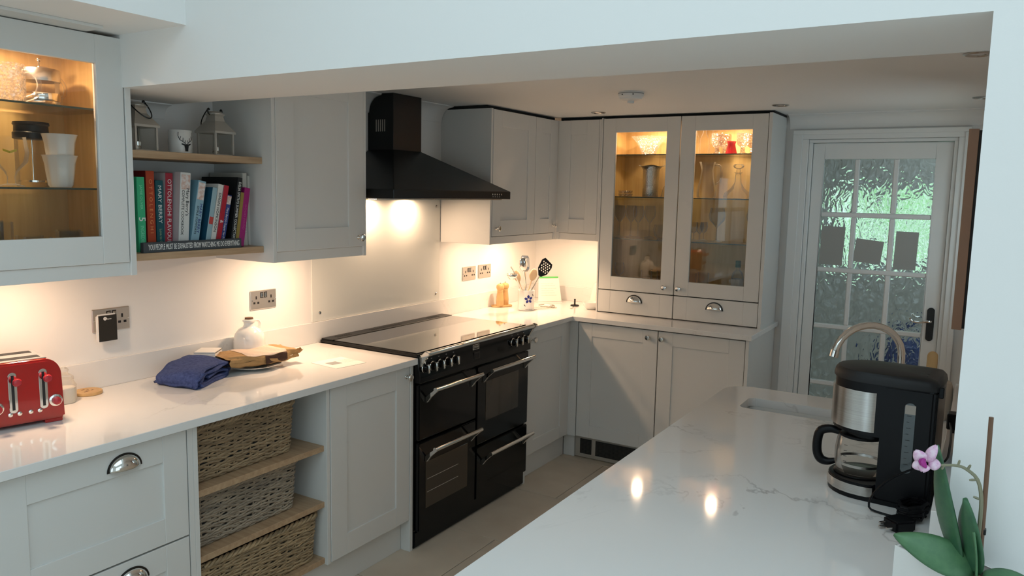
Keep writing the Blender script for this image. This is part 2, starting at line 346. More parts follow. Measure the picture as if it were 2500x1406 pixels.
wallbox('ceiling', [(0, 1.2, -5.5, -1.187, 2.8, 2.9), (4.0, 5.1, -5.5, -1.187, 2.8, 2.9), (1.2, 4.0, -5.5, -4.1, 2.8, 2.9), (1.2, 4.0, -1.4, -1.187, 2.8, 2.9)], 'ceil', 'ceiling of the near room with a rooflight opening')
wallbox('trim_1', [(0, .685, -5.5, -1.187, 2.14, 2.8)], 'ceil', 'boxed white soffit above the glass cabinet')
def cove(name, mp, u0, u1, zt, s=.085):
    p = [(0, 0), (0, -s - .006), (.004, -s - .006), (.006, -s)] + [(s - (s - .006) * math.cos(a), -s + (s - .006) * math.sin(a)) for a in [i * PI / 16 for i in range(1, 8)]] + [(s, -.006), (s + .006, -.004), (s + .006, 0)]
    return struct(MB().prism([(a, zt + b) for a, b in p], u0, u1, lambda a, b, c: mp(c, a, b)).build(name, 'ceil', smooth=True))
cove('trim_2', ML, -.797, .999, 2.15); cove('trim_3', MBK, 1.72, 2.752, 2.15, .075); cove('trim_4', ML, -1.16, -.797, 1.975, .05)
# near-room window on the left wall, seen only mirrored in the glass
w = MB()
for b in [(-.1, -.04, -4.3, -4.24, 1.05, 1.95), (-.1, -.04, -2.96, -2.9, 1.05, 1.95), (-.1, -.04, -4.3, -2.9, 1.05, 1.11), (-.1, -.04, -4.3, -2.9, 1.89, 1.95), (-.1, -.04, -3.63, -3.57, 1.05, 1.95), (-.1, -.04, -4.3, -2.9, 1.48, 1.53)]: w.box(*b)
struct(w.build('window_1', 'trimw', bev=.004), 'white casement window with glazing bars')
w = MB()
for x in (.7, 1.47, 2.24): w.box(x, x + .06, -5.58, -5.52, .1, 2.2)
w.box(.7, 2.3, -5.58, -5.52, 2.14, 2.2).box(.7, 2.3, -5.58, -5.52, .1, .16)
struct(w.build('window_2', 'trimw'), 'wide patio door frame')
w = MB()
for y in (-4.9, -3.85, -2.8, -1.76): w.box(5.12, 5.18, y, y + .06, .1, 2.2)
w.box(5.12, 5.18, -4.9, -1.7, 2.14, 2.2).box(5.12, 5.18, -4.9, -1.7, .1, .16)
struct(w.build('window_4', 'trimw'), 'glazed garden doors of the near room')
w = MB().box(2.88, 2.93, 1.18, 1.23, 1.13, 1.97).box(2.88, 2.93, 1.97, 2.02, 1.13, 1.97).box(2.88, 2.93, 1.23, 1.97, 1.13, 1.18).box(2.88, 2.93, 1.23, 1.97, 1.92, 1.97)
struct(w.build('added_window', 'trimw', bev=.003), 'added out-of-view window that brightens the glazed door and dresser end')  # unseen window, added to brighten the door, back wall, floor and ceiling
# lobby behind the glazed door
wallbox('wall_lobby', [(1.0, 1.1, 2.3, 3.9, 0, 2.4), (3.3, 3.4, 2.3, 3.9, 0, 2.4), (1.0, 1.72, 3.9, 4.0, 0, 2.4), (2.95, 3.4, 3.9, 4.0, 0, 2.4), (1.72, 2.95, 3.9, 4.0, 0, 1.12), (1.72, 2.95, 3.9, 4.0, 1.78, 2.4), (1.0, 2.3, 2.3, 4.0, 2.4, 2.5), (2.3, 3.4, 2.3, 2.5, 2.4, 2.5), (2.3, 3.4, 3.8, 4.0, 2.4, 2.5), (1.0, 3.4, 2.3, 4.0, -.08, 0)], 'lobby', 'dim grey lobby behind the glazed door')  # roof left partly open, an added rooflight to brighten the lobby
w = MB().box(1.72, 2.95, 3.92, 3.97, 1.12, 1.16).box(1.72, 2.95, 3.92, 3.97, 1.74, 1.78).box(2.0, 2.03, 3.92, 3.97, 1.12, 1.78).box(2.5, 2.53, 3.92, 3.97, 1.12, 1.78)
struct(w.build('window_3', 'trimw'), 'lobby window looking on to a hedge')
def hedge_fn(u, v):
    x = -.5 + 6 * u; z = -.2 + 3.0 * v
    return (x, 6.0 + .5 * v * v + .22 * math.sin(5 * x + 3 * z) * math.cos(4 * z) + random.uniform(-.09, .09), z)
hb = MB().grid(hedge_fn, 60, 30); hb.box(-.5, 5.5, 6.6, 7.0, -.2, 2.6)
tag(hb.build('hedge', 'hedge', smooth=True), 'bright green hedge outside the lobby window', 'hedge')
bag = MB().ball((2.36, 3.2, .55), .20, .10, .17)
tag(bag.tube([(2.24, 3.2, .68), (2.28, 3.2, .80), (2.44, 3.2, .80), (2.48, 3.2, .68)], .012).build('shoulder_bag', 'bluebag', smooth=True), 'blurred dark blue bag hanging behind the door glass', 'bag')

# ------------------------------------------------------------------ glazed door
cas = MB()
cas.box(1.745, 1.8318, YB - .018, YB - .0002, 0, 2.008).box(2.5982, 2.655, YB - .018, YB - .0002, 0, 2.008).box(1.745, 2.655, YB - .018, YB - .0002, 2.0083, 2.06)
cas.box(1.745, 1.80, YB - .030, YB - .0183, 0, 2.0345).box(2.628, 2.655, YB - .030, YB - .0183, 0, 2.0345).box(1.745, 2.655, YB - .030, YB - .0183, 2.0348, 2.06)
cas.box(1.8322, 1.852, YB, 2.3, 0, 1.989).box(2.578, 2.5978, YB, 2.3, 0, 1.989).box(1.8322, 2.5978, YB, 2.3, 1.9893, 2.0078)
struct(cas.build('trim_5', 'trimw', bev=.002), 'white moulded door architrave')
door = bpy.data.objects.new('door_1', None); COL.objects.link(door); door.location = (1.853, 2.195, 0); OFF[door.name] = Vector((1.853, 2.195, 0)); struct(door, 'white internal door with fifteen textured glass panes')
DX = [(1.918, 2.085), (2.112, 2.287), (2.316, 2.495)]; DZ = [(1.588, 1.895), (1.262, 1.560), (.925, 1.235), (.580, .897), (.235, .552)]
Y0, Y1 = 2.175, 2.213
MB().box(1.854, 1.918, Y0, Y1, .01, 1.986).box(2.495, 2.576, Y0, Y1, .01, 1.986).box(1.918, 2.495, Y0, Y1, 1.895, 1.986).box(1.918, 2.495, Y0, Y1, .01, .235).build('door_frame', 'trimw', door, bev=.003)
for i in range(4): MB().box(1.918, 2.495, Y0 + .004, Y1 - .004, DZ[i + 1][1], DZ[i][0]).build('glazing_bar', 'trimw', door, bev=.005)
for i in range(2):
    for (z0, z1) in DZ: MB().box(DX[i][1], DX[i + 1][0], Y0 + .004, Y1 - .004, z0, z1).build('glazing_bar', 'trimw', door, bev=.005)
for (x0, x1) in DX:
    for (z0, z1) in DZ: MB().box(x0, x1, 2.191, 2.197, z0, z1).build('pane', 'wavyglass', door)
h = MB().prism([(2.535 + .019 * math.cos(a), (.965 if math.sin(a) < 0 else 1.025) + .019 * math.sin(a) + (.03 if math.sin(a) > 0 else -.06)) for a in [2 * PI * i / 20 for i in range(20)]], Y0 - .009, Y0, lambda a, b, c: (a, c, b)).build('handle_plate', 'darkmetal', door, bev=.002)
MB().tube([(2.535, Y0 - .008, 1.0), (2.535, Y0 - .045, 1.0), (2.52, Y0 - .05, 1.0), (2.49, Y0 - .05, .992), (2.46, Y0 - .05, .993), (2.442, Y0 - .05, 1.003), (2.436, Y0 - .05, 1.015)], [.010, .009, .008, .006, .006, .006, .007]).build('lever', 'chrome', h, smooth=True)
MB().tube([(2.47, Y1 + .05, 1.0), (2.45, Y1 + .05, 1.01), (2.435, Y1 + .05, 1.022)], .006).build('lever', 'chrome', h, smooth=True)
for (x0, x1, z0, z1, r, lb) in [(1.925, 2.055, 1.278, 1.505, -.03, 'upright grey sheet of paper stuck on the door glass near the hinges'), (2.114, 2.262, 1.30, 1.435, -.1, 'landscape grey sheet of paper stuck on the middle door panes'), (2.325, 2.44, 1.275, 1.49, -.02, 'upright grey sheet of paper stuck on the door glass above the lever')]:
    cx, cz = (x0 + x1) / 2, (z0 + z1) / 2; c, s = math.cos(r), math.sin(r)
    p = MB().box(x0, x1, 2.1885, 2.1895, z0, z1).move(lambda x, y, z: (cx + (x - cx) * c - (z - cz) * s, y, cz + (x - cx) * s + (z - cz) * c))
    tag(p.build('paper_sheet', 'paper_shaded'), lb, 'paper', 'papers stuck on the glazed door')

# ================================================================== fitted kitchen
def knob(parent, mp, u, d, z, m='chrome', s=1.0):
    prof = [(.010, 0), (.0095, .003), (.006, .005), (.0065, .014), (.012, .020), (.0165, .024), (.0165, .030), (.013, .034), (0.0, .036)]
    mb = MB().lathe([(r * s, h) for r, h in prof], seg=16); mb.v = [mp(u + a, d + c, z + b) for a, b, c in mb.v]
    return mb.build('knob', m, parent, smooth=True)
def cup(parent, mp, u, d, z, w=.098, h=.042, dep=.026):
    mb = MB().grid(lambda a, b: (u + w / 2 * math.cos(a * PI), d + dep * math.sin(a * PI) * math.sin(b * PI / 2), z + h * math.sin(a * PI) * math.cos(b * PI / 2)), 16, 7)
    mb.v = [mp(*p) for p in mb.v]; o = mb.build('cup_handle', 'chrome', parent, smooth=True, solid=.002)
    fl = [(u + (w / 2 + .007) * math.cos(a), z - .002 + (h + .007) * math.sin(a)) for a in [i * PI / 18 for i in range(19)]]
    MB().prism(fl, d, d + .003, lambda a, b, c: mp(a, c, b)).build('handle_plate', 'darkmetal', o)
    return o
def shaker(parent, name, mp, u0, u1, z0, z1, d, st=.088, ra=.088, t=.022, pane=None, kn=None, cp=None, slab=False):
    mb = MB(); ubox(mb, mp, u0, u0 + st, d - t, d, z0, z1); ubox(mb, mp, u1 - st, u1, d - t, d, z0, z1)
    ubox(mb, mp, u0 + st, u1 - st, d - t, d - .0004, z1 - ra, z1); ubox(mb, mp, u0 + st, u1 - st, d - t, d - .0004, z0, z0 + ra)
    o = mb.build(name, 'paint', parent, bev=.0012)
    if pane: ubox(MB(), mp, u0 + st - .004, u1 - st + .004, d - .013, d - .009, z0 + ra - .004, z1 - ra + .004).build('glass_pane', pane, o)
    else: ubox(MB(), mp, u0 + st - .004, u1 - st + .004, d - .016, d - .007, z0 + ra - .004, z1 - ra + .004).build('panel', 'paint', o)
    if kn: knob(o, mp, kn[0], d, kn[1])
    if cp: cup(o, mp, cp[0], d, cp[1])
    return o
def shelf_glass(parent, mp, u0, u1, d0, d1, z):
    o = ubox(MB(), mp, u0, u1, d0, d1 - .001, z, z + .006).build('glass_shelf', 'shelfglass', parent)
    ubox(MB(), mp, u0, u1, d1 - .001, d1, z, z + .006).build('shelf_edge', 'glassedge', o); return o
def puck(label, loc, power, r=.028, cat='lamp'):
    t = thing('puck_light', label, cat, loc, group='small warm lights under and inside the cabinets', world=True)
    MB().lathe([(r + .008, 0), (r + .008, -.006), (r, -.009)], loc, 20, caps=True).build('ring', 'brushed', t, smooth=True)
    MB().lathe([(r, -.0092), (r * .9, -.0105), (0, -.011)], loc, 20, caps=False).build('lens', 'lampglow', t)
    lamp(t, (loc[0], loc[1], loc[2] - .014), power, r); return t

# --- glass wall cabinet by the soffit
t = thing('wall_cabinet', 'grey wall cabinet with one glazed door and lit oak interior beside the open shelves', 'cabinet', (0, -1.43, 1.365), group=None, world=True)
MB().box(0, .355, -1.18, -1.16, 1.365, 2.131).build('end_panel', 'paint', t, bev=.001)
MB().box(0, .355, -1.72, -1.70, 1.365, 2.131).build('end_panel', 'paint', t, bev=.001)
MB().box(.318, .345, -1.70, -1.18, 1.365, 1.409).build('light_pelmet', 'paint', t, bev=.001)
MB().box(0, .012, -1.70, -1.18, 1.406, 2.12).box(.012, .326, -1.70, -1.69, 1.406, 2.12).box(.012, .326, -1.19, -1.18, 1.406, 2.12).box(.012, .326, -1.69, -1.19, 2.105, 2.12).box(.012, .326, -1.69, -1.19, 1.406, 1.42).build('interior', 'veneer', t, label='oak veneer cabinet interior')
shaker(t, 'door', ML, -1.697, -1.183, 1.41, 2.128, .352, pane='pane')
shelf_glass(t, ML, -1.688, -1.192, .02, .31, 1.897); shelf_glass(t, ML, -1.688, -1.192, .02, .31, 1.645)
for z in (1.89, 1.638):
    for yy in (-1.687, -1.193): MB().cyl((.24, yy, z), (.24, yy + (.016 if yy < -1.5 else -.016), z), .003, 8).build('shelf_pin', 'chrome', t)
t2 = MB().box(.0, .44, -2.3, -1.295, 2.131, 2.1398)
tag(t2.build('infill_panel', 'paint', bev=.001), 'flat grey infill panel between glass cabinet and soffit', 'panel')
# --- closed wall cabinets
def wallcab(label, mp, u0, u1, sides=(True, True), d=.35, z0=1.365, z1=2.132):
    c = mp((u0 + u1) / 2, .1, z0); t = thing('wall_cabinet', label, 'cabinet', c, world=True)
    ubox(MB(), mp, u0 + .018, u1 - .018, 0, d - .024, z0 + .04, z1).build('carcass', 'paint', t)
    if sides[0]: ubox(MB(), mp, u0, u0 + .018, 0, d, z0, z1).build('end_panel', 'paint', t, bev=.001)
    if sides[1]: ubox(MB(), mp, u1 - .018, u1, 0, d, z0, z1).build('end_panel', 'paint', t, bev=.001)
    ubox(MB(), mp, u0 + .018, u1 - .018, d - .03, d - .008, z0, z0 + .0425).build('light_pelmet', 'paint', t, bev=.001)
    ubox(MB(), mp, u0, u1, .02, d - .03, z1, z1 + .016).build('top_gap_shade', 'gap', t)  # solid near-black strip painting the shade above the cabinet
    return t
t = wallcab('pale grey single-door wall cabinet between open shelves and extractor hood', ML, -.572, -.030)
shaker(t, 'door', ML, -.553, -.049, 1.409, 2.130, .352, .095, .09, kn=(-.085, 1.45))
t = wallcab('grey two-door wall cabinet beside the extractor hood reaching into the corner', ML, 1.003, 1.798, (True, False))
shaker(t, 'door', ML, 1.024, 1.503, 1.412, 2.128, .352, .088, .09, kn=(1.06, 1.458))
shaker(t, 'door', ML, 1.507, 1.768, 1.412, 2.128, .352, .075, .09, kn=(1.742, 1.46))
MB().box(.30, .349, 1.77, 1.797, 1.366, 2.13).build('corner_post', 'paint', t)
t = wallcab('narrow grey wall cabinet in the corner next to the glazed dresser', MBK, .352, .655, (False, False), z0=1.366)
shaker(t, 'door', MBK, .356, .640, 1.412, 2.128, .352, .085, .09)
MB().box(.3495, .3715, YB - .349, YB - .31, 1.366, 2.13).build('corner_filler', 'paint', t)
MB().box(.642, .656, YB - .352, YB - .3, 1.366, 2.13).build('filler', 'paint', t)

# --- glazed dresser
t = thing('dresser', 'tall grey dresser with two glazed doors and two drawers standing on the worktop', 'cabinet', (1.18, 1.97, .915), world=True)
D = YB - 1.796
for (a, b) in ((.657, .667), (1.681, 1.70)): ubox(MB(), MBK, a, b, 0, D + .002, .915, 2.136).build('end_panel', 'paint', t, bev=.001)
i_ = MB(); ubox(i_, MBK, .667, 1.681, .002, .012, 1.07, 2.12)
for a in (.667, 1.671): ubox(i_, MBK, a, a + .010, .012, D - .024, 1.07, 2.12)
ubox(i_, MBK, .677, 1.671, .012, D - .024, 2.108, 2.12); ubox(i_, MBK, .677, 1.671, .012, D - .024, 1.07, 1.085)
i_.build('interior', 'veneer', t, label='oak veneer cabinet interior')
ubox(MB(), MBK, .667, 1.681, 0, D - .024, .9155, 1.068).build('drawer_carcass', 'lining', t)
ubox(MB(), MBK, .66, 1.70, .02, D - .03, 2.136, 2.149).build('top_gap_shade', 'gap', t)  # near-black strip stands in for shade between dresser and ceiling
shaker(t, 'door', MBK, .670, 1.168, 1.066, 2.132, D, .083, .085, pane='pane', kn=(1.115, 1.107))
shaker(t, 'door', MBK, 1.174, 1.678, 1.066, 2.132, D, .086, .085, pane='pane', kn=(1.205, 1.107))
for (a, b) in ((.670, 1.168), (1.174, 1.678)):
    mb = MB(); ubox(mb, MBK, a, a + .083, D - .022, D, .921, 1.060); ubox(mb, MBK, b - .083, b, D - .022, D, .921, 1.060); ubox(mb, MBK, a + .083, b - .083, D - .022, D - .0004, .921, 1.060)
    o = mb.build('drawer_front', 'paint', t, bev=.001); cup(o, MBK, (a + b) / 2, D, .998, .092)
for z in (1.909, 1.648, 1.385): shelf_glass(t, MBK, .678, 1.670, .015, D - .055, z)

# --- open oak shelves
tag(MB().box(0, .295, -1.159, -.573, 1.757, 1.782).build('wall_shelf', 'oak', bev=.001), 'oak shelf holding two lanterns and a mug', 'shelf', 'oak wall shelves')
tag(MB().box(0, .295, -1.159, -.573, 1.405, 1.430).build('wall_shelf', 'oak', bev=.001), 'oak shelf holding the row of cookbooks', 'shelf', 'oak wall shelves')

# --- splashback, upstand, worktops
t = thing('splashback', 'off-white glass splashback panel screwed to the wall behind the range', 'splashback', (0, .48, 1.018), world=True)
MB().box(0.0005, .006, -.034, .990, 1.018, 1.66).build('glass_panel', 'splash', t, bev=.0008)
for (a, b) in ((.015, 1.06), (.955, 1.06), (.955, 1.575)): MB().lathe([(.008, 0), (.008, .003), (.005, .005), (0, .005)], (.006, a, b), 12, 'x').build('screw', 'brushed', t)
mb = MB().box(0.0003, .0133, -2.4, 2.1478, .9153, 1.017).box(.0133, .656, 2.135, 2.1478, .9153, 1.017)
tag(mb.build('upstand', 'quartz', bev=.001), 'low pale quartz upstand along the left-hand wall and corner', 'upstand')
tag(MB().box(0, .631, -2.4, -.001, .887, .915).build('worktop', 'quartz', bev=.0015), 'pale quartz worktop carrying the red toaster and towel', 'worktop')
mb = MB().prism([(0, 1.003), (.631, 1.003), (.631, 1.526), (1.72, 1.526), (1.72, 2.1478), (0, 2.1478)], .887, .915)
tag(mb.build('worktop', 'quartz', bev=.0015), 'L-shaped pale quartz worktop under the dresser and utensil pot', 'worktop')
X0, X1, YF, YN, rc = 1.933, 2.7515, .375, -1.75, .10
arc = [(X0 + rc - rc * math.cos(a), YF - rc + rc * math.sin(a)) for a in [i * PI / 20 for i in range(11)]]
mb = MB().prism([(X0, YN), (3.1, YN), (3.1, -1.19), (X1, -1.19), (X1, .045), (X0, .045)], .885, .915)
rs = .028; q1 = [(2.055 + rs - rs * math.cos(a), .205 - rs + rs * math.sin(a)) for a in [i * PI / 12 for i in range(7)]]; q0 = [(p, .25 - q) for p, q in q1][::-1]
mb.prism([(X0, .045)] + q0 + q1 + [(X0, .205)], .885, .915).prism([(X1, .045), (X1, .205)] + [(4.575 - p, q) for p, q in q1][::-1] + [(4.575 - p, q) for p, q in q0][::-1], .885, .915)
mb.prism([(X0, .205), (X1, .205), (X1, YF)] + arc[::-1], .885, .915)
t = thing('worktop', 'wide white veined quartz peninsula worktop with sink cut-out and coffee machine', 'worktop', (2.3, -.6, .885), world=True)
mb.build('slab', 'quartz_veined', t)
MB().box(2.719, 2.7518, -.95, .375, .9153, 1.032).build('upstand', 'quartz', t, bev=.001)
t = thing('sink', 'narrow rectangular white sink set under the peninsula worktop', 'sink', (2.287, .125, .72), world=True)
mb = MB().box(2.047, 2.055, .037, .213, .72, .8845).box(2.52, 2.528, .037, .213, .72, .8845).box(2.055, 2.52, .037, .045, .72, .8845).box(2.055, 2.52, .205, .213, .72, .8845).box(2.047, 2.528, .037, .213, .712, .72)
mb.build('basin', 'white_ceramic', t); MB().lathe([(.03, .7202), (.03, .723), (.012, .7225)], (2.3, .125, 0), 16).build('waste', 'chrome', t)
t = thing('tap', 'chrome swan-neck kitchen tap arching over the sink behind the coffee machine', 'tap', (2.548, .292, .915), world=True)
pts = [(2.548, .292, .96), (2.548, .292, 1.115)]
for i in range(1, 15):
    a = PI * i / 14 * .93; k = (1 - math.cos(a)) / 2
    pts.append((2.548 - .196 * k, .292 - .162 * k, 1.12 + .113 * math.sin(a)))
MB().tube(pts, .0125, 12).build('spout', 'chrome', t, smooth=True)
e = Vector(pts[-1]); MB().cyl(e, e + Vector((-.004, -.003, -.022)), .0145, 14).build('aerator', 'chrome', t, smooth=True)
MB().lathe([(.026, .9153), (.026, .925), (.018, .932), (.018, .975), (.0135, .98)], (2.548, .292, 0), 18).build('tap_base', 'chrome', t, smooth=True)
MB().cyl((2.566, .292, .955), (2.60, .285, .99), .006, 10).build('lever', 'chrome', t, smooth=True)
# peninsula units
t = thing('peninsula_cabinet', 'grey panelled base unit under the peninsula worktop', 'cabinet', (2.3, -.6, 0), world=True)
MB().box(1.963, 2.74, -1.18, .03, .1, .885).box(1.963, 2.04, .03, .35, .1, .885).box(2.535, 2.74, .03, .35, .1, .885).box(2.04, 2.535, .22, .35, .1, .885).box(2.04, 2.535, .03, .22, .1, .70).box(1.963, 2.74, -1.70, -1.18, .1, .885).build('carcass', 'paint', t)
MB().box(2.01, 2.72, -1.65, .30, 0, .1).build('plinth', 'paint', t)

# --- base units on the left wall
t = thing('drawer_unit', 'pale grey base unit with two wide panelled drawers and cup handles', 'cabinet', (.3, -1.46, 0), world=True)
MB().box(0, .577, -1.76, -1.175, .15, .8865).build('carcass', 'lining', t)
MB().box(0, .60, -1.166, -1.146, .15, .8865).build('end_panel', 'paint', t, bev=.001)
shaker(t, 'drawer', ML, -1.752, -1.171, .521, .877, .602, .085, .085, cp=(-1.385, .813))
shaker(t, 'drawer', ML, -1.752, -1.171, .155, .515, .602, .085, .085, cp=(-1.375, .445))
t = thing('basket_unit', 'open grey base unit with oak shelves for wicker baskets', 'cabinet', (.3, -.84, 0), world=True)
MB().box(0, .60, -1.1455, -1.128, .15, .8865).build('side_panel', 'paint', t, bev=.001)
MB().box(0, .60, -.540, -.522, .15, .8865).build('side_panel', 'paint', t, bev=.001)
MB().box(0, .02, -1.128, -.540, .15, .8865).build('back_panel', 'paint', t)
for z in (.625, .392, .155): MB().box(.02, .585, -1.128, -.540, z, z + .023).build('shelf', 'oakx', t, bev=.001)
t = thing('base_cabinet', 'pale grey single-door base cabinet between the baskets and the range', 'cabinet', (.3, -.27, 0), world=True)
MB().box(0, .577, -.5215, -.021, .15, .8865).build('carcass', 'paint', t)
MB().box(0, .605, -.0205, -.0015, 0, .8865).build('end_panel', 'paint', t, bev=.001)
shaker(t, 'door', ML, -.519, -.023, .155, .877, .602, .092, .09, kn=(-.05, .836))
tag(MB().box(.535, .55, -2.35, -.022, 0, .1495).build('plinth', 'paint', bev=.001), 'long grey plinth below the drawers and baskets', 'plinth', 'grey plinths')
t = thing('base_cabinet', 'grey single-door base cabinet between the range and the corner', 'cabinet', (.3, 1.28, 0), world=True)
MB().box(.002, .577, 1.026, 1.55, .15, .8865).build('carcass', 'paint', t)
MB().box(.002, .605, 1.004, 1.0245, 0, .8865).build('end_panel', 'paint', t, bev=.001)
shaker(t, 'door', ML, 1.028, 1.535, .155, .877, .602, .09, .078, kn=(1.072, .835))
MB().box(.52, .60, 1.537, 1.60, .15, .8865).box(.60, .655, 1.556, 1.60, .15, .8865).build('corner_post', 'paint', t)
tag(MB().box(.535, .55, 1.026, 1.6, 0, .1495).box(.55, .628, 1.605, 1.62, 0, .1495).build('plinth', 'paint', bev=.001), 'short grey plinth between the range and the corner', 'plinth', 'grey plinths')
t = thing('base_cabinet', 'grey two-door base cabinet under the dresser', 'cabinet', (1.18, 1.85, 0), world=True)
MB().box(.66, 1.683, 1.581, 2.1475, .15, .8865).build('carcass', 'lining', t)
MB().box(1.6835, 1.7025, 1.553, 2.1475, 0, .8865).build('end_panel', 'paint', t, bev=.001)
DB = YB - 1.556
shaker(t, 'door', MBK, .660, 1.172, .155, .877, DB, .09, .08, kn=(1.12, .836))
shaker(t, 'door', MBK, 1.178, 1.680, .155, .877, DB, .088, .08, kn=(1.205, .836))
tag(MB().box(1.12, 1.683, 1.605, 1.62, 0, .1495).build('plinth', 'paint', bev=.001), 'grey plinth under the right-hand dresser door', 'plinth', 'grey plinths')
t = thing('plinth_heater', 'metal plinth heater with two mesh grilles under the corner unit', 'heater', (.87, 1.62, 0), world=True)
MB().box(.63, 1.118, 1.612, 1.65, .004, .149).build('body', 'pewter', t, bev=.002)
for (a, b) in ((.668, .745), (.775, 1.085)):
    g = MB().box(a, b, 1.609, 1.6115, .03, .125).build('grille', 'gap', t); gb = MB()
    x = a
    while x < b: gb.box(x, x + .0022, 1.6075, 1.609, .03, .125); x += .0085
    z = .03
    while z < .125: gb.box(a, b, 1.6075, 1.609, z, z + .0022); z += .0085
    o = gb.build('mesh', 'mesh_grey', g); o['kind'] = 'stuff'

# ================================================================== range cooker
t = thing('range_cooker', 'black range cooker with four oven doors, chrome handles and ceramic hob', 'cooker', (.32, .5, 0), world=True)
RY0, RY1 = .003, .998
MB().box(.02, .605, RY0, RY1, .02, .915).build('body', 'enamel', t, bev=.002)
MB().box(.05, .60, RY0 + .01, RY1 - .01, 0, .022).box(.585, .612, RY0 + .004, RY1 - .004, .012, .082).build('plinth', 'enamel', t, bev=.002)
hob = MB().box(.022, .628, RY0 - .004, RY1 + .003, .9155, .931).build('hob_frame', 'enamel', t, bev=.003)
MB().box(.10, .612, RY0 + .012, RY1 - .012, .931, .9345).build('hob_glass', 'hobglass', hob, bev=.001)
MB().box(.024, .098, RY0 + .004, RY1 - .004, .931, .937).build('vent_strip', 'darkmetal', hob, bev=.001)
for (a, n) in ((.07, 7), (.32, 16), (.80, 7)):
    for k in range(n):
        for r in range(2): MB().box(.050 + .016 * r, .057 + .016 * r, a + k * .0155, a + k * .0155 + .011, .9371, .9376).build('vent_slot', 'gap', hob)
# control fascia, tilted
fas = MB().prism([(.60, .795), (.640, .795), (.640, .822), (.622, .925), (.60, .925)], RY0, RY1, lambda a, b, c: (a, c, b)).build('control_panel', 'enamel', t, bev=.003)
def fx(z): return .640 - (z - .822) * .018 / .103
for i, yy in enumerate((.045, .103, .160, .218, .276, .815, .876, .937)):
    zz = .862; x = fx(zz)
    k = MB().lathe([(.021, 0), (.021, .006), (.017, .008), (.015, .022), (.012, .024)], (x, yy, zz), 20, 'x').build('control_knob', 'enamel', fas, smooth=True)
    MB().lathe([(.0215, .0), (.0235, .002), (.0215, .005)], (x, yy, zz), 20, 'x', caps=False).build('bezel', 'chrome', k, smooth=True)
    MB().box(x + .012, x + .031, yy - .0055, yy + .0055, zz - .021, zz + .021).build('grip', 'chrome', k, bev=.003, smooth=True)
    MB().box(fx(zz + .036), fx(zz + .036) + .001, yy - .004, yy + .004, zz + .034, zz + .037).build('symbol', 'papergrey', fas)
bx = fx(.892)
bd = MB().box(bx - .002, bx + .003, .438, .494, .880, .906).build('badge', 'chrome', fas, bev=.0008)
MB().box(bx + .003, bx + .0035, .441, .491, .883, .903).build('badge_field', 'ink', bd)
text('STOVES', .011, .044, lambda x, y, z: (bx + .0036 + z, .466 + x, .893 + y), bold=.01).build('lettering', 'chrome', bd)
cl = MB().box(fx(.846) - .002, fx(.846) + .002, .440, .492, .825, .868).build('clock', 'darkmetal', fas, bev=.001)
MB().box(fx(.846) + .002, fx(.846) + .0026, .446, .486, .836, .862).build('clock_face', 'enamel', cl)
def bar_handle(parent, y0, y1, z, xb, xr=.062, drop=.055, r=.0105):
    h = MB().cyl((xb + xr, y0 - .012, z), (xb + xr, y1 + .012, z), r, 16).build('handle', 'chrome', parent, smooth=True)
    for yy in (y0, y1):
        mb = MB().prism([(xb, z - drop), (xb, z - drop + .012), (xb + .02, z - drop + .03), (xb + xr - .014, z - .004), (xb + xr - .004, z + .011), (xb + xr + .008, z + .008), (xb + xr + .004, z - .010), (xb + .03, z - drop + .012), (xb + .012, z - drop - .012), (xb, z - drop - .016)], yy - .007, yy + .007, lambda a, b, c: (a, c, b))
        mb.build('bracket', 'chrome', h, bev=.002)
    return h
def oven_door(y0, y1, z0, z1, win=None, hz=0, racks=False):
    d = MB().box(.606, .631, y0, y1, z0, z1).build('oven_door', 'enamel', t, bev=.004, seg=2)
    if win:
        MB().box(.631, .6325, *win).build('oven_window', 'ovenglass', d, bev=.0006)
        if racks:
            for k in (.34, .62):
                z = win[2] + (win[3] - win[2]) * k; MB().box(.6325, .6329, win[0] + .01, win[1] - .08, z - .0012, z + .0012).build('oven_rack', 'pewter', d)
    bar_handle(d, y0 + .05, y1 - .05, hz, .631)
oven_door(.010, .472, .525, .788, None, .768)
oven_door(.010, .472, .088, .515, (.060, .400, .190, .415, ), .487, True)
oven_door(.482, .992, .376, .788, (.560, .885, .490, .700), .768)
oven_door(.482, .992, .088, .366, None, .333)
# front rail
rl = MB().cyl((.668, .03, .935), (.668, .97, .935), .012, 16).build('front_rail', 'chrome', t, smooth=True)
for yy in (.012, .975):
    MB().prism([(.622, .868), (.640, .872), (.664, .915), (.684, .930), (.684, .944), (.660, .948), (.640, .930), (.622, .925)], yy, yy + .02, lambda a, b, c: (a, c, b)).build('rail_bracket', 'chrome', rl, bev=.003)

# ================================================================== extractor hood
t = thing('extractor_hood', 'black chimney extractor hood above the range', 'extractor hood', (.25, .49, 1.626), world=True)
hx, hy0, hy1 = .495, -.010, .985
MB().box(.007, hx, hy0, hy1, 1.626, 1.668).build('rim', 'hoodblack', t, bev=.002)
cx1, cy0, cy1 = .170, .372, .600
A = [(.007, hy0, 1.668), (hx, hy0, 1.668), (hx, hy1, 1.668), (.007, hy1, 1.668), (.007, cy0, 1.868), (cx1, cy0, 1.868), (cx1, cy1, 1.868), (.007, cy1, 1.868)]
MB().add(A, [(0, 1, 5, 4), (1, 2, 6, 5), (2, 3, 7, 6), (3, 0, 4, 7), (4, 5, 6, 7), (0, 3, 2, 1)]).build('canopy', 'hoodblack', t, bev=.002)
cs = .085; cv = [(cs + .006 - (cs - .004) * math.cos(q), 2.148 - cs + (cs - .004) * math.sin(q) - .004) for q in [i * PI / 16 for i in range(0, 9)]]
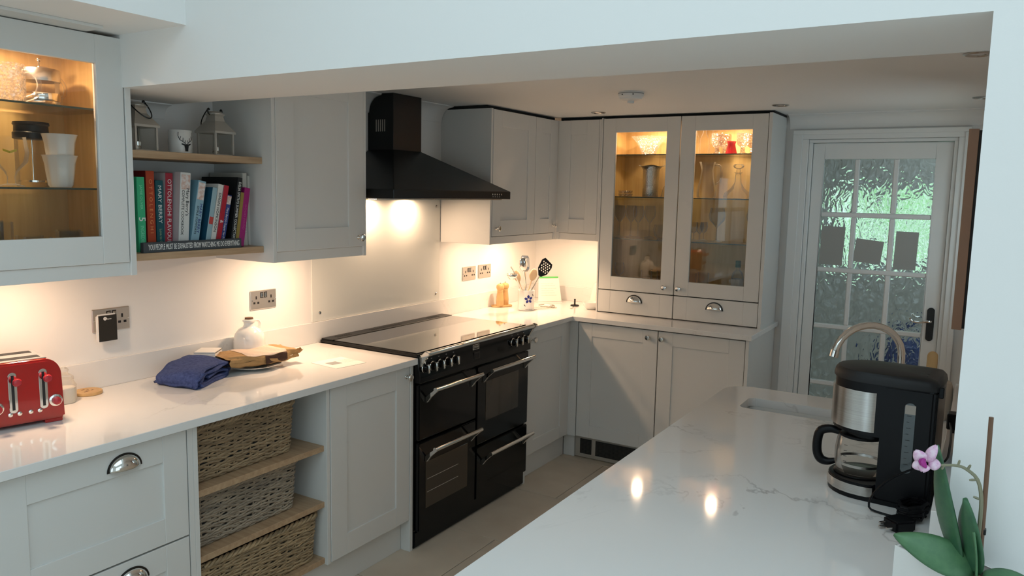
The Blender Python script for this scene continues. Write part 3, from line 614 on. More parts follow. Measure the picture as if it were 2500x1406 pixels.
ch = MB().prism([(.0008, 1.868), (cx1, 1.868), (cx1, 2.149), (.096, 2.149)] + cv[::-1] + [(.0008, 2.055)], cy0, cy1, lambda a, b, c: (a, c, b)).build('chimney', 'hoodblack', t, bev=.001)
for k in range(5): MB().box(.055 + k * .014, .060 + k * .014, cy0 - .0008, cy0, 1.96, 2.02).build('vent_slot', 'pewter', ch)
for k in range(5): MB().lathe([(.0045, 0), (.0045, .003), (0, .003)], (hx, .80 + k * .022, 1.652), 10, 'x').build('button', 'chrome', t)
for k in range(4): MB().box(hx, hx + .0004, .803 + k * .022, .811 + k * .022, 1.638, 1.641).build('symbol', 'white_ink', t)
for yy in (.34, .66):
    MB().lathe([(.034, 1.626), (.034, 1.620), (.026, 1.619)], (.060, yy, 0), 20).build('lamp_ring', 'chrome', t, smooth=True)
    MB().lathe([(.026, 1.6188), (.02, 1.616), (0, 1.615)], (.060, yy, 0), 20, caps=False).build('lamp_lens', 'lampglow', t)
    lamp(t, (.060, yy, 1.612), 1.5, .026)
for (a, b) in ((.02, .33), (.345, .64), (.655, .96)): MB().box(.11, .46, hy0 + a, hy0 + b, 1.622, 1.6255).build('filter', 'brushed', t)

# ================================================================== lights
puck('round warm light under the glass wall cabinet', (.255, -1.43, 1.405), 1.3)
puck('round warm light under the cabinet between shelves and hood', (.255, -.30, 1.404), 1.75)
puck('round warm light under the corner cabinet beside the hood', (.265, 1.22, 1.404), 1.2)
puck('round warm light under the corner cabinet near the room corner', (.265, 1.60, 1.404), 2.1)
puck('round warm light under the narrow corner cabinet', (.50, 1.89, 1.405), .6)
puck('round warm light inside the glass wall cabinet', (.17, -1.43, 2.105), 1.5, .024)
puck('round warm light inside the dresser behind the left-hand door', (.92, 1.97, 2.108), 1.8, .024)
puck('round warm light inside the dresser behind the right-hand door', (1.42, 1.97, 2.108), 1.8, .024)

# ================================================================== ceiling fittings
def downlight(x, y, label):
    t = thing('downlight', label, 'downlight', (x, y, 2.15), group='recessed ceiling downlights')
    MB().lathe([(.044, -.0005), (.044, -.003), (.038, -.007), (.033, -.004), (.031, -.001)], (0, 0, 0), 28, caps=False).build('rim', 'brushed', t, smooth=True)
    MB().lathe([(.032, -.0008), (.015, -.0006), (0, -.0006)], (0, 0, 0), 20, caps=False).build('lens', 'white_plastic', t)
    return t
downlight(.73, 1.585, 'round steel downlight nearest the corner wall cabinets'); downlight(1.787, 1.575, 'round steel downlight in front of the dresser end near the door')
downlight(2.700, 1.584, 'round steel downlight in front of the glazed door by the right wall'); downlight(2.697, .324, 'round steel downlight above the sink')
t = thing('smoke_alarm', 'round white smoke alarm on the ceiling', 'smoke alarm', (1.268, .805, 2.15))
MB().lathe([(.058, 0), (.060, -.006), (.060, -.022), (.056, -.026), (.052, -.034), (.03, -.040), (.0, -.042)], seg=28, caps=True).build('body', 'white_plastic', t, smooth=True)
MB().lathe([(.0605, -.006), (.0615, -.008), (.0605, -.010)], seg=28, caps=False).build('seam', 'papergrey', t)
MB().lathe([(.016, -.041), (.016, -.052), (.012, -.054), (0, -.054)], seg=16).build('sensor', 'white_plastic', t, smooth=True)
for a in (-1.9, -1.0): MB().box(-.003, .003, -.0615, -.0595, -.018, -.014).move(lambda x, y, z: (x * math.cos(a + PI / 2) - y * math.sin(a + PI / 2), x * math.sin(a + PI / 2) + y * math.cos(a + PI / 2), z)).build('indicator', 'ink', t)

# ================================================================== sockets
def socket(yc, zc, label, single=False):
    t = thing('wall_socket', label, 'socket', (0, yc, zc), group='brushed steel double sockets')
    MB().box(.0003, .007, -.073, .073, -.043, .043).build('plate', 'socket_steel', t, bev=.0025)
    for s in (-1, 1):
        MB().box(.007, .0074, s * .042 - .0035, s * .042 + .0035, .004, .018).build('pin_hole', 'ink', t)
        for q in (-1, 1): MB().box(.007, .0074, s * .042 + q * .011 - .0055, s * .042 + q * .011 + .0055, -.017, -.008).build('pin_hole', 'ink', t)
        sw = MB().box(.007, .0078, s * .0105 - .0085, s * .0105 + .0085, .008, .034).build('switch_frame', 'ink', t)
        MB().box(.0078, .0115, s * .0105 - .006, s * .0105 + .006, .011, .031).build('rocker', 'brushed', sw, bev=.0015)
        MB().lathe([(.004, .007), (.003, .0086), (0, .009)], (0, s * .066, 0), 10, 'x').build('screw', 'chrome', t)
    return t
socket(-1.047, 1.164, 'steel double socket behind the plug-in door chime')
socket(-.330, 1.163, 'steel double socket on the wall above the white jug')
socket(1.303, 1.154, 'steel double socket next to the splashback'); socket(1.480, 1.156, 'steel double socket above the pepper mills')
t = thing('door_chime', 'plug-in door chime with glossy black face and white case', 'door chime', (.0115, -1.083, 1.140))
MB().box(.0005, .0145, -.026, .026, -.036, .036).box(.0145, .0298, -.039, .039, -.052, .052).build('case', 'white_plastic', t, bev=.006, seg=2, smooth=True)
f = MB().box(.030, .0312, -.035, .035, -.048, .048).build('face', 'hobglass', t, bev=.0005)
MB().lathe([(.0065, .0), (.0065, .0004)], (.0312, -.010, .036), 16, 'x').build('logo', 'white_ink', f)
text('1', .007, None, lambda x, y, z: (.0317 + z, -.010 + x, .036 + y)).build('logo', 'ink', f)
text('byone', .005, .016, lambda x, y, z: (.0313 + z, .006 + x, .034 + y)).build('lettering', 'white_ink', f)

# ================================================================== wicker baskets
def basket(label, y0, y1, x0, x1, z0, z1, m, taper=.012, rows=25):
    t = thing('wicker_basket', label, 'basket', ((x0 + x1) / 2, (y0 + y1) / 2, z0), group='wicker storage baskets', world=True)
    def per(z, n_extra=0, inset=0):
        k = taper * (1 - (z - z0) / (z1 - z0)) + inset; a0, a1, b0, b1 = x0 + k, x1 - k, y0 + k, y1 - k; r = .03; pts = []
        def run(p, q, n):
            for i in range(n): pts.append((p[0] + (q[0] - p[0]) * i / n, p[1] + (q[1] - p[1]) * i / n))
        run((a1, b0 + r), (a1, b1 - r), 56)
        for i in range(4): a = i * PI / 8; pts.append((a1 - r + r * math.cos(a), b1 - r + r * math.sin(a)))
        run((a1 - r, b1), (a0 + r, b1), 34); run((a0, b1 - r), (a0, b0 + r), 6); run((a0 + r, b0), (a1 - r, b0), 30)
        for i in range(4): a = -PI / 2 + i * PI / 8; pts.append((a1 - r + r * math.cos(a), b0 + r + r * math.sin(a)))
        return pts
    wv = MB(); H = z1 - z0
    for i in range(rows):
        z = z0 + .014 + (H - .036) * i / (rows - 1); P = per(z); n = len(P); ph = (i % 2) * PI; jz = random.uniform(-.0012, .0012)
        cx, cy = (x0 + x1) / 2, (y0 + y1) / 2; out = []
        slope = random.uniform(-.004, .004)
        for j, (a, b) in enumerate(P):
            d = Vector((a - P[j - 2][0], b - P[j - 2][1])); 
            nx, ny = (d.y, -d.x); l = math.hypot(nx, ny) or 1; w_ = math.sin(PI * j / 4.6 + ph) * .0032
            out.append((a + nx / l * w_, b + ny / l * w_, z + jz + slope * math.sin(j * .21 + i) + .0018 * math.sin(j * .9 + i * 2.1)))
        wv.tube(out, [.0046 + random.uniform(-.0008, .0008) for _ in out], 5, True)
    o = wv.build('weave', m, t, smooth=True); o['kind'] = 'stuff'
    st = MB(); P0, P1 = per(z0), per(z1)
    for j in range(2, len(P0), 5):
        st.tube([(P0[j][0], P0[j][1], z0 + .004), (P1[j][0], P1[j][1], z1 - .012)], .0032, 5)
    o = st.build('stakes', m, t, smooth=True); o['kind'] = 'stuff'
    rm = MB()
    for q in range(3):
        P = per(z1); out = []
        for j, (a, b) in enumerate(P):
            an = j * .75 + q * 2 * PI / 3; d = Vector((a - P[j - 2][0], b - P[j - 2][1])); l = d.length or 1
            out.append((a + d.y / l * .007 * math.cos(an), b - d.x / l * .007 * math.cos(an), z1 - .009 + .007 * math.sin(an)))
        rm.tube(out, .0058, 6, True)
    for q in range(2):
        P = per(z0 + .006); rm.tube([(a + (.003 if q else 0), b, z0 + .006 + .005 * q + .003 * math.sin(j * .75 + q * PI)) for j, (a, b) in enumerate(P)], .0052, 5, True)
    rm.build('rim', m, t, smooth=True)
    k = taper + .008; li = MB().box(x0 + k, x1 - k, y0 + k, y1 - k, z0 + .003, z0 + .009)
    P = per(z0 + .02, 0, .006); Q = per(z1 - .02, 0, .006); n = len(P)
    li.add([(a, b, z0 + .005) for a, b in P] + [(a, b, z1 - .022) for a, b in Q], [(i, (i + 1) % n, (i + 1) % n + n, i + n) for i in range(n)])
    li.build('lining', 'lining', t)
    return t
basket('brown wicker basket on the top oak shelf of the open unit', -1.124, -.640, .13, .535, .649, .855, 'wicker')
basket('greyish wicker basket on the middle oak shelf of the open unit', -1.124, -.630, .13, .535, .416, .615, 'wicker_grey')
basket('tan wicker basket with papers inside on the bottom oak shelf', -1.124, -.560, .12, .568, .179, .375, 'wicker_tan')
pp = MB().add([(.40, -1.02, .20), (.40, -.93, .20), (.42, -.93, .372), (.42, -1.02, .360)], [(0, 1, 2, 3)])
tag(pp.build('folded_paper', 'paper', solid=.001), 'crumpled white paper sticking up inside the lowest basket', 'paper')

# ================================================================== shelf: lanterns, mug
def lantern(label, loc, rz, loop):
    t = thing('lantern', label, 'lantern', loc, rz, 'metal lanterns on the oak shelf'); w = .044
    MB().box(-w, w, -w, w, 0, .006).build('base', 'pewter', t, bev=.001)
    for a in (-1, 1):
        for b in (-1, 1): MB().box(a * w - .0035, a * w + .0035, b * w - .0035, b * w + .0035, .006, .092).build('post', 'pewter', t)
    for (a, b) in ((1, 0), (-1, 0), (0, 1), (0, -1)):
        MB().box(*((a * w - .0008, a * w + .0008, -w + .0036, w - .0036) if a else (-w + .0036, w - .0036, b * w - .0008, b * w + .0008)), .006, .092).build('glass_pane', 'glassware', t)
    s = .053; q = .021
    rf = MB(); lv = [(s, .084), (s, .092), (q + .004, .132), (q, .150), (q + .006, .158)]; vs = []
    for r, h in lv: vs += [(r, r, h), (-r, r, h), (-r, -r, h), (r, -r, h)]
    rf.add(vs, [(i * 4 + k, i * 4 + (k + 1) % 4, (i + 1) * 4 + (k + 1) % 4, (i + 1) * 4 + k) for i in range(4) for k in range(4)] + [(0, 3, 2, 1), (16, 17, 18, 19)])
    r_ = rf.build('roof', 'pewter', t)
    MB().lathe([(.030, .157), (.031, .161), (.024, .168), (0, .170)], seg=20).build('cap', 'pewter', r_, smooth=True)
    for b in (-1, 1): MB().tube([(0, b * .026, .155), (0, b * .034, .163), (0, b * .036, .173), (0, b * .031, .178), (0, b * .027, .172)], .003, 6).build('eyelet', 'darkmetal', r_, smooth=True)
    pts = [(loop * .062 * math.sin(a), .037 * math.cos(a), .173 - .060 * math.sin(a)) for a in [PI * i / 14 for i in range(15)]]
    MB().tube(pts, .0022, 6).build('handle', 'darkmetal', t, smooth=True)
    MB().lathe([(.012, .008), (.013, .010), (.013, .034), (.011, .036)], seg=16).build('bulb_cap', 'chrome', t, smooth=True)
    MB().lathe([(.011, .036), (.010, .07), (.009, .085)], seg=14, caps=False).build('glass_tube', 'glassware', t, smooth=True)
    return t
lantern('square metal lantern with handle hanging to the front, beside the glass cabinet', (.190, -1.035, 1.782), .12, 1)
lantern('square metal lantern with handle hanging back, right of the stag mug', (.195, -.712, 1.782), .12, -1)
t = thing('mug', 'white mug with a black stag head print between the lanterns', 'mug', (.165, -.845, 1.782))
MB().lathe([(.036, 0), (.041, .003), (.042, .01), (.042, .086), (.0405, .088), (.039, .086), (.039, .012), (0, .008)], seg=32).build('body', 'white_ceramic', t, smooth=True)
MB().tube([(-.039, 0, .07), (-.058, 0, .072), (-.068, 0, .05), (-.060, 0, .026), (-.039, 0, .022)], .005, 8).build('handle', 'white_ceramic', t, smooth=True)
def cyl_decal(polys, R, a0, z0, sc):
    mb = MB()
    for p in polys:
        mb.add([((R + e) * math.cos(a0 + u * sc / R), (R + e) * math.sin(a0 + u * sc / R), z0 + v * sc) for e in (0.0003, .0007) for u, v in p],
               [tuple(range(len(p))), tuple(range(len(p), 2 * len(p)))])
    return mb
stag = [[(-2, 0), (2, 0), (2.2, 3), (3, 7), (1.5, 9), (-1.5, 9), (-3, 7), (-2.2, 3)], [(-3, 7), (-6.5, 8.5), (-6, 10), (-2, 9)], [(3, 7), (6.5, 8.5), (6, 10), (2, 9)]]
for s in (-1, 1):
    stag += [[(s * 1.2, 9), (s * 5, 12), (s * 4.6, 12.6), (s * .8, 9.6)], [(s * 5, 12), (s * 8.5, 14), (s * 8, 14.8), (s * 4.6, 12.6)], [(s * 8.5, 14), (s * 10.6, 19), (s * 9.9, 19.4), (s * 8, 14.8)], [(s * 10.6, 19), (s * 10.2, 24), (s * 9.5, 24), (s * 9.9, 19)],
             [(s * 5, 12), (s * 4.6, 17), (s * 4, 17), (s * 4.2, 12.4)], [(s * 8.4, 14.4), (s * 7.2, 19), (s * 6.6, 19), (s * 7.8, 14.4)], [(s * 2.5, 10), (s * 1.8, 14), (s * 1.3, 14), (s * 1.7, 10)]]
cyl_decal(stag, .042, -.10, .010, .0029).build('stag_print', 'ink', t)

# ================================================================== cookbooks
ZS = 1.430
def book(name_lab, x, y0, th, h, lean, depth, spine, cover=None, txt=(), photo=None, band=None, fontc='white_ink'):
    # spine faces +x; the book leans about its bottom right edge by `lean` (to +y at the top)
    t = thing('cookbook', name_lab, 'book', (x, y0, ZS), 0, 'cookbooks on the lower oak shelf')
    zl = th * math.sin(abs(lean)) if lean else 0
    def mp(a, u, z):     # a back from spine, u across spine, z up
        c, s = math.cos(lean), math.sin(lean)
        uu = u - (th if lean > 0 else 0); y_ = uu * c + z * s; z_ = -uu * s + z * c
        if lean < 0: pass
        return (-a, y_ + (th * c if lean > 0 else 0), z_ + (0 if lean > 0 else 0) + .0004)
    def blk(n, m, a0, a1, u0, u1, z0, z1, p=t, bev=0):
        mb = MB().box(a0, a1, u0, u1, z0, z1).move(mp); return mb.build(n, m, p, bev=bev)
    sp = blk('spine', spine, 0, .004, 0, th, 0, h, bev=.0012)
    cm = cover or spine
    blk('cover', cm, .004, depth, 0, .003, 0, h); blk('cover', cm, .004, depth, th - .003, th, 0, h)
    blk('pages', 'pages', .006, depth - .004, .003, th - .003, .003, h - .003)
    for (s_, cz, ln, hh, cu, colr) in txt:
        text(s_, hh, ln, lambda X, Y, Z: mp(-.0002 - Z, th * cu + Y, h * cz - X), bold=.0).build('lettering', colr, sp)
    if photo: blk('cover_photo', photo[2], -.0004, 0, th * .08, th * .92, h * photo[0], h * photo[1], sp)
    if band: blk('band', band[2], -.0003, 0, 0, th, h * band[0], h * band[1], sp)
    return t
def yb(cpx, x): return -1.068 + (310 + cpx / 5.624 - 322) * .001776 - .63 * (x - .2)
d2 = math.radians
book('bright green cookbook spine with the figure 5, leaning next to the glass cabinet', .250, yb(122, .25), .029, .262, 0, .19, colour((.045, .46, .22)), None, [('JAMIE OLIVER', .73, .085, .009, .5, colour((.25, .75, .5))), ('5', .44, None, .026, .5, 'white_ink'), ('INGREDIENTS', .19, .085, .013, .5, colour((.25, .75, .5)))])
book('tall orange-red cookbook with thin widely spaced gold lettering', .235, yb(235, .235), .032, .284, 0, .22, colour((.42, .055, .018)), colour((.22, .014, .012)), [('O T T O L E N G H I', .56, .19, .012, .5, colour((.75, .28, .10)))])
book('dark teal cookbook with white capital lettering', .222, yb(350, .222), .030, .252, 0, .19, colour((.008, .085, .105)), None, [('MARY BERRY', .66, .135, .014, .5, 'white_ink'), ('Love to Cook', .17, .07, .010, .5, colour((.35, .45, .25)))])
book('crimson cookbook with bold white capital lettering', .222, yb(450, .222), .029, .279, d2(2.2), .21, colour((.36, .025, .045)), colour((.55, .5, .5)), [('OTTOLENGHI FLAVOUR', .50, .235, .016, .5, 'white_ink')])
book('thick white cookbook with a portrait photo at the top of its spine', .252, yb(612, .252), .042, .282, d2(4.0), .22, colour((.70, .70, .68)), colour((.55, .49, .50)), [("Mary Berry's", .62, .10, .013, .72, 'ink'), ('COMPLETE COOKBOOK', .48, .165, .011, .28, 'ink')], (.78, .97, 'skin_tone'))
book('pale blue speckled cookbook with a portrait photo on its spine', .256, yb(768, .256), .033, .255, d2(10), .20, colour((.28, .45, .54)), colour((.16, .33, .42)), [('MARY BERRY', .45, .11, .011, .68, 'blueink'), ('SIMPLE COMFORTS', .42, .105, .008, .32, 'ink')], (.72, .97, 'skin_tone'))
book('dark blue covered cookbook with a pale blue spine', .270, yb(962, .27), .020, .232, d2(11), .19, colour((.30, .44, .50)), colour((.012, .075, .135)), [], (.40, .52, colour((.5, .06, .05))))
book('white paperback cookbook with slanted dark title', .268, yb(1028, .268), .022, .245, d2(11.5), .18, colour((.68, .66, .62)), None, [('SIMON HOPKINSON', .56, .15, .011, .5, 'ink')])
book('bright red cookbook with a white emblem low on the spine', .268, yb(1107, .268), .021, .242, d2(12), .18, colour((.42, .012, .03)), colour((.72, .60, .60)), [('&', .42, None, .014, .5, 'white_ink')])
book('royal blue cookbook with a small photo at the top', .262, yb(1168, .262), .021, .205, d2(12.5), .17, colour((.03, .06, .24)), None, [("Mary Berry's Supper for Friends", .40, .145, .009, .5, 'white_ink')], (.82, .98, 'skin_tone'))
book('big black cookbook with slanted white capitals', .270, yb(1326, .27), .021, .272, d2(9.5), .22, colour((.008, .008, .009)), None, [("DELIA SMITH'S SUMMER COLLECTION", .52, .225, .011, .5, 'white_ink')])
book('mustard yellow narrow cookbook', .262, yb(1392, .262), .018, .215, d2(9.5), .18, colour((.33, .24, .055)))
book('magenta pink cookbook near the end of the row', .262, yb(1452, .262), .026, .232, d2(9.5), .19, colour((.36, .015, .17)), None, [('GOOD FOOD', .5, .10, .009, .5, colour((.5, .08, .28)))])
book('tall off-white cookbook with worn spine standing behind the pink one', .225, yb(1560, .225), .020, .290, 0, .20, colour((.58, .56, .51)), None, [('THE GRILL', .30, .08, .010, .5, 'papergrey')])
book('tall cream cookbook at the end of the row against the cabinet', .215, yb(1640, .215), .024, .280, 0, .20, colour((.62, .60, .55)), None, [])
t = thing('message_block', 'dark slate-grey wooden block with white hand-lettered message in front of the books', 'sign', (.272, -.885, ZS))
MB().box(0, .018, -.207, .207, .0003, .036).build('block', 'slate', t, bev=.001)
text('YOU PEOPLE MUST BE EXHAUSTED FROM WATCHING ME DO EVERYTHING', .0205, .385, lambda x, y, z: (.0183 + z, .004 + x, .0180 + y), bold=.0).build('lettering', 'white_ink', t)

# ================================================================== left worktop
WZ = .915
t = thing('toaster', 'red four-slot toaster with chrome lever tracks on the worktop', 'toaster', (.178, -1.56, WZ), -.20)
L_, Dp, Hh = .182, .100, .205
prof = []
for i in range(9): a = PI / 2 * i / 8; prof.append((L_ - .045 + .045 * math.sin(a) , Hh - .055 + .055 * math.cos(a)))
side = [(L_ + .003, .012), (L_ + .0, .1)] ; outline = [(-L_ - .005, .012)] + [(-p, q) for p, q in prof[::-1]] + prof + [(L_ + .005, .012)]
MB().prism(outline, -Dp, Dp, lambda a, b, c: (c, a, b)).build('shell', 'red', t, bev=.006, smooth=True, seg=2)
MB().box(-Dp + .02, Dp - .02, -L_ + .035, L_ - .035, Hh - .001, Hh + .003).build('top_plate', 'chrome', t, bev=.002)
for s in (-1, 1):
    for q in (-1, 1): MB().box(q * .042 - .017, q * .042 + .017, s * .073 - .062, s * .073 + .062, Hh + .003, Hh + .0035).build('slot', 'ink', t)
for yy in (-.145, -.055, .045, .128):
    tr = MB().prism([(yy + .012 * math.cos(a), (.165 if math.sin(a) > 0 else .062) + .012 * math.sin(a)) for a in [2 * PI * i / 20 for i in range(20)]], Dp, Dp + .003, lambda a, b, c: (c, a, b)).build('lever_track', 'chrome', t, bev=.001)
    MB().box(Dp + .003, Dp + .0034, yy - .004, yy + .004, .060, .168).build('track_slot', 'ink', tr)
    MB().lathe([(.004, 0), (.004, .012), (.011, .016), (.013, .024), (.010, .030), (0, .032)], (Dp + .003, yy + .006, .150), 16, 'x').build('lever', 'redknob', t, smooth=True)
for yy in (.155, -.0):
    dl = MB().lathe([(.019, 0), (.019, .005), (.016, .006)], (Dp, yy + (.005 if yy else 0), .072), 24, 'x').build('dial', 'chrome', t, smooth=True)
    MB().lathe([(.013, .006), (.012, .020), (.006, .024), (0, .024)], (Dp, yy + (.005 if yy else 0), .072), 16, 'x').build('dial_knob', 'redknob', dl, smooth=True)
for yy in (.045, .070, .100, .125, -.09, -.06): MB().lathe([(.0065, 0), (.0065, .003), (.004, .004), (0, .004)], (Dp, yy - .01, .047), 14, 'x').build('button', 'chrome', t, smooth=True)
for a in (-1, 1):
    for b in (-1, 1): MB().box(a * .075 - .02, a * .075 + .02, b * .155 - .025, b * .155 + .025, .0003, .0125).build('foot', 'red', t, bev=.002)
t = thing('glass_jar', 'small clear glass jar with lid half hidden behind the toaster', 'jar', (.105, -1.285, WZ))
MB().lathe([(.034, .0005), (.037, .006), (.037, .06), (.03, .075), (.028, .082)], seg=24, caps=False).build('jar_body', 'glassware', t, smooth=True)
MB().lathe([(.034, .001), (.034, .052), (0, .052)], seg=20).build('contents', 'cream_ceramic', t, smooth=True)
MB().lathe([(.031, .082), (.031, .088), (.02, .098), (.012, .104), (.016, .114), (.01, .122), (0, .123)], seg=20).build('lid', 'glassware', t, smooth=True)
t = thing('coaster', 'round wooden coaster with burnt lettering beside the toaster', 'coaster', (.058, -1.177, WZ), .2)
MB().lathe([(.045, .0003), (.047, .002), (.047, .010), (.046, .012), (0, .012)], seg=32).build('disc', 'beech', t, smooth=True)
for (a, b, w_) in ((.008, -.012, .022), (-.008, .004, .010), (.006, .012, .010), (-.022, -.002, .012)): MB().box(a - .0022, a + .0022, b - w_ / 2, b + w_ / 2, .012, .0123).build('burnt_mark', 'bark', t)
# folded towel: one long sheet, folded in cross-section and swept
t = thing('towel', 'folded blue terry towel lying on the worktop', 'towel', (.325, -.918, WZ))
path = [(.075, .030), (.13, .034), (.20, .036), (.226, .028), (.215, .016), (.15, .0135), (.06, .0115), (.02, .010), (.004, .018), (.010, .028), (.05, .042), (.11, .052), (.19, .060), (.236, .060), (.256, .045), (.254, .022), (.236, .007), (.16, .0055), (.05, .0048), (-.006, .0055), (-.020, .022), (-.012, .044), (.03, .060), (.10, .070), (.17, .073), (.22, .068)]
cp = catmull(path, 4); e1 = Vector((-.45, .893, 0)); e2 = Vector((-.985, -.12, 0)); nseg = 14
def tw(i, j):
    s, z = cp[i]; k = j / nseg; p = e1 * (s * (1 - .06 * k) + .010 * math.sin(3 * k + z * 60)) + e2 * (.188 * k + .006 * math.sin(i * .35) * (1 - k) + .004 * math.sin(i * .9 + 2)); 
    return (p.x, p.y, max(.004, .86 * z * (1 + .25 * math.sin(PI * k * .9) * (z > .03)) + .003 * math.sin(7 * k + i * .5) * (z > .02)))
vs = [tw(i, j) for i in range(len(cp)) for j in range(nseg + 1)]
MB().add(vs, [(i * (nseg + 1) + j, (i + 1) * (nseg + 1) + j, (i + 1) * (nseg + 1) + j + 1, i * (nseg + 1) + j + 1) for i in range(len(cp) - 1) for j in range(nseg)]).build('cloth', 'towel', t, smooth=True, solid=.0085)
for j in (0, nseg): MB().tube([tw(i, j) for i in range(len(cp))], .0052, 6).build('hem', 'towel', t, smooth=True)
flap = MB().grid(lambda a, b: (-.012 - .18 * a * 1.0 + .02 * b, -.02 + .05 * b - .03 * a, .010 + .048 * b + .004 * math.sin(9 * a) - .020 * a * b), 12, 5)
flap.build('front_flap', 'towel', t, smooth=True, solid=.008)
# plate and bread in a paper bag
t = thing('plate', 'white plate under the bread bag', 'plate', (.19, -.552, WZ))
MB().lathe([(.05, .0003), (.06, .004), (.09, .010), (.115, .018), (.1165, .0195), (.112, .0195), (.088, .0125), (.055, .0065), (0, .0062)], seg=40).build('dish', 'white_ceramic', t, smooth=True)
t = thing('bread_bag', 'brown paper bag of sliced dark bread lying on the plate', 'bag of bread', (.19, -.552, WZ + .0205), -.12)
def bagf(u, v, off=0):      # u round the section, v along y
    a = 2 * PI * u; y = -.150 + .325 * v; e = math.sin(PI * min(max(v, .03), .97)) ** .3
    hx_ = .082 * (.70 + .30 * e) + off; hz = .0265 * (.35 + .65 * e) + off; c, s = math.cos(a), math.sin(a)
    x = hx_ * abs(c) ** .35 * (1 if c > 0 else -1); z = .0285 - .004 * v + hz * abs(s) ** .4 * (1 if s > 0 else -1)
    j = .0020
    return (x + j * math.sin(19 * v + 9 * u * PI) + .010 * math.sin(3 * v), y + .006 * math.sin(7 * u * PI) * (abs(v - .5) > .4), max(.001, z + j * math.sin(27 * v + 5 * a) + .004 * math.sin(9 * v) * (s > 0)))
def sub_bag(u0, u1, v0, v1, off, nu=16, nv=16): return MB().grid(lambda a, b: bagf(u0 + (u1 - u0) * a, v0 + (v1 - v0) * b, off), nu, nv)
MB().grid(bagf, 48, 34).build('paper_bag', 'kraft', t)
sub_bag(.07, .44, .22, .80, .0012).build('printed_label', 'kraft_print', t)
sub_bag(-.055, .052, .46, .80, .0016).build('bread_window', 'bread', t)
MB().grid(lambda a, b: (.030 + .05 * a, .168 + .030 * b, .012 + .040 * a * (1 - .3 * b) + .004 * math.sin(9 * b + 4 * a)), 6, 6).build('twisted_end', 'kraft', t, solid=.001)
# jug, little box, leaflet
t = thing('stoneware_jug', 'white glazed stoneware flagon with cork against the upstand', 'jug', (.088, -.482, WZ))
MB().lathe([(.060, .0004), (.065, .004), (.066, .02), (.066, .095), (.060, .122), (.045, .142), (.027, .152), (.022, .160), (.022, .172), (.0265, .176), (.0265, .184), (.020, .186), (.018, .178)], seg=32).build('body', 'white_ceramic', t, smooth=True)
MB().tube([(.0, .022, .176), (.0, .046, .176), (.0, .058, .160), (.0, .052, .138)], .006, 8).build('handle', 'white_ceramic', t, smooth=True)
MB().lathe([(.0165, .180), (.0175, .193), (0, .193)], seg=16).build('cork', 'bark', t, smooth=True)
t = thing('small_box', 'small white lidded box with grey lettering behind the towel', 'box', (.086, -.690, WZ), .62)
MB().box(-.042, .042, -.048, .048, .0003, .078).build('box_body', 'paper', t, bev=.001)
MB().box(-.044, .044, -.050, .050, .078, .084).build('lid', 'paper', t, bev=.004, seg=2)
for z in (.068, .061): text('cotton wool pads', .005, .062, lambda x, y, z_: (.0421 + z_, .004 + x, z + y)).build('lettering', 'papergrey', t)
t = thing('leaflet', 'white printed leaflet lying flat on the worktop near the range', 'leaflet', (.412, -.276, WZ), -.12)
MB().box(-.085, .085, -.083, .083, .0003, .0012).build('sheet', 'paper', t)
MB().box(-.03, .02, -.05, .005, .0012, .0015).build('photo', 'papergrey', t)
for k in range(5): MB().box(-.03 + k * .012, -.027 + k * .012, .02, .085, .0012, .0014).build('print_line', 'pages', t)

# ================================================================== corner worktop
t = thing('mill_stand', 'round-ended wooden tray under the two pepper mills', 'tray', (.066, 1.598, WZ), 1.1)
MB().prism([(.045 * math.cos(a) + (.030 if math.cos(a) > 0 else -.030), .042 * math.sin(a)) for a in [2 * PI * i / 28 for i in range(28)]], .0003, .010).build('tray', 'beech', t, bev=.003, smooth=True)
MP = [(.024, 0), (.025, .004), (.025, .030), (.0255, .033), (.025, .036), (.021, .075), (.019, .092), (.0215, .097), (.019, .101), (.0235, .110), (.026, .122), (.024, .134), (.016, .142), (.006, .145), (0, .145)]
def mill(x, y, label):
    t = thing('pepper_mill', label, 'pepper mill', (x, y, WZ + .0105), group='wooden mills on a tray')
    MB().lathe(MP, seg=24).build('body', 'beech', t, smooth=True)
    MB().lathe([(.006, .145), (.006, .151), (.003, .153), (0, .153)], seg=12).build('cap_nut', 'chrome', t, smooth=True)
mill(.075, 1.562, 'turned wooden mill nearer the splashback'); mill(.066, 1.636, 'turned wooden mill nearer the utensil pot')
t = thing('utensil_pot', 'white pottery utensil jar with a blue flower painted on it', 'pot', (.268, 1.572, WZ))
MB().lathe([(.050, .0004), (.053, .003), (.053, .128), (.051, .130), (.049, .128), (.049, .008), (0, .006)], seg=36).build('jar', 'white_ceramic', t, smooth=True)
fl_ = []
for k in range(5):
    a = 2 * PI * k / 5 + .4; c, s = math.cos(a), math.sin(a)
    fl_.append([(c * r - s * q, s * r + c * q) for r, q in ((2, 0), (5, -3.2), (10, -3.6), (13, 0), (10, 3.6), (5, 3.2))])
cyl_decal(fl_, .053, -.75, .075, .0022).build('flower_motif', 'blueink', t)
cyl_decal([[(-14, -16), (-11, -20), (-8, -21), (-9, -19), (-12, -15)], [(12, 14), (15, 8), (17, 9), (15, 15)]], .053, -.75, .075, .0022).build('leaf_motif', 'ink', t)
cyl_decal([[(x, 0), (x + 1.0, 0), (x + 1.0, 2), (x, 2)] for x in range(-8, 12, 3)], .053, -.70, .008, .0025).build('small_lettering', 'ink', t)
PX, PY, PZ = .268, 1.572, WZ
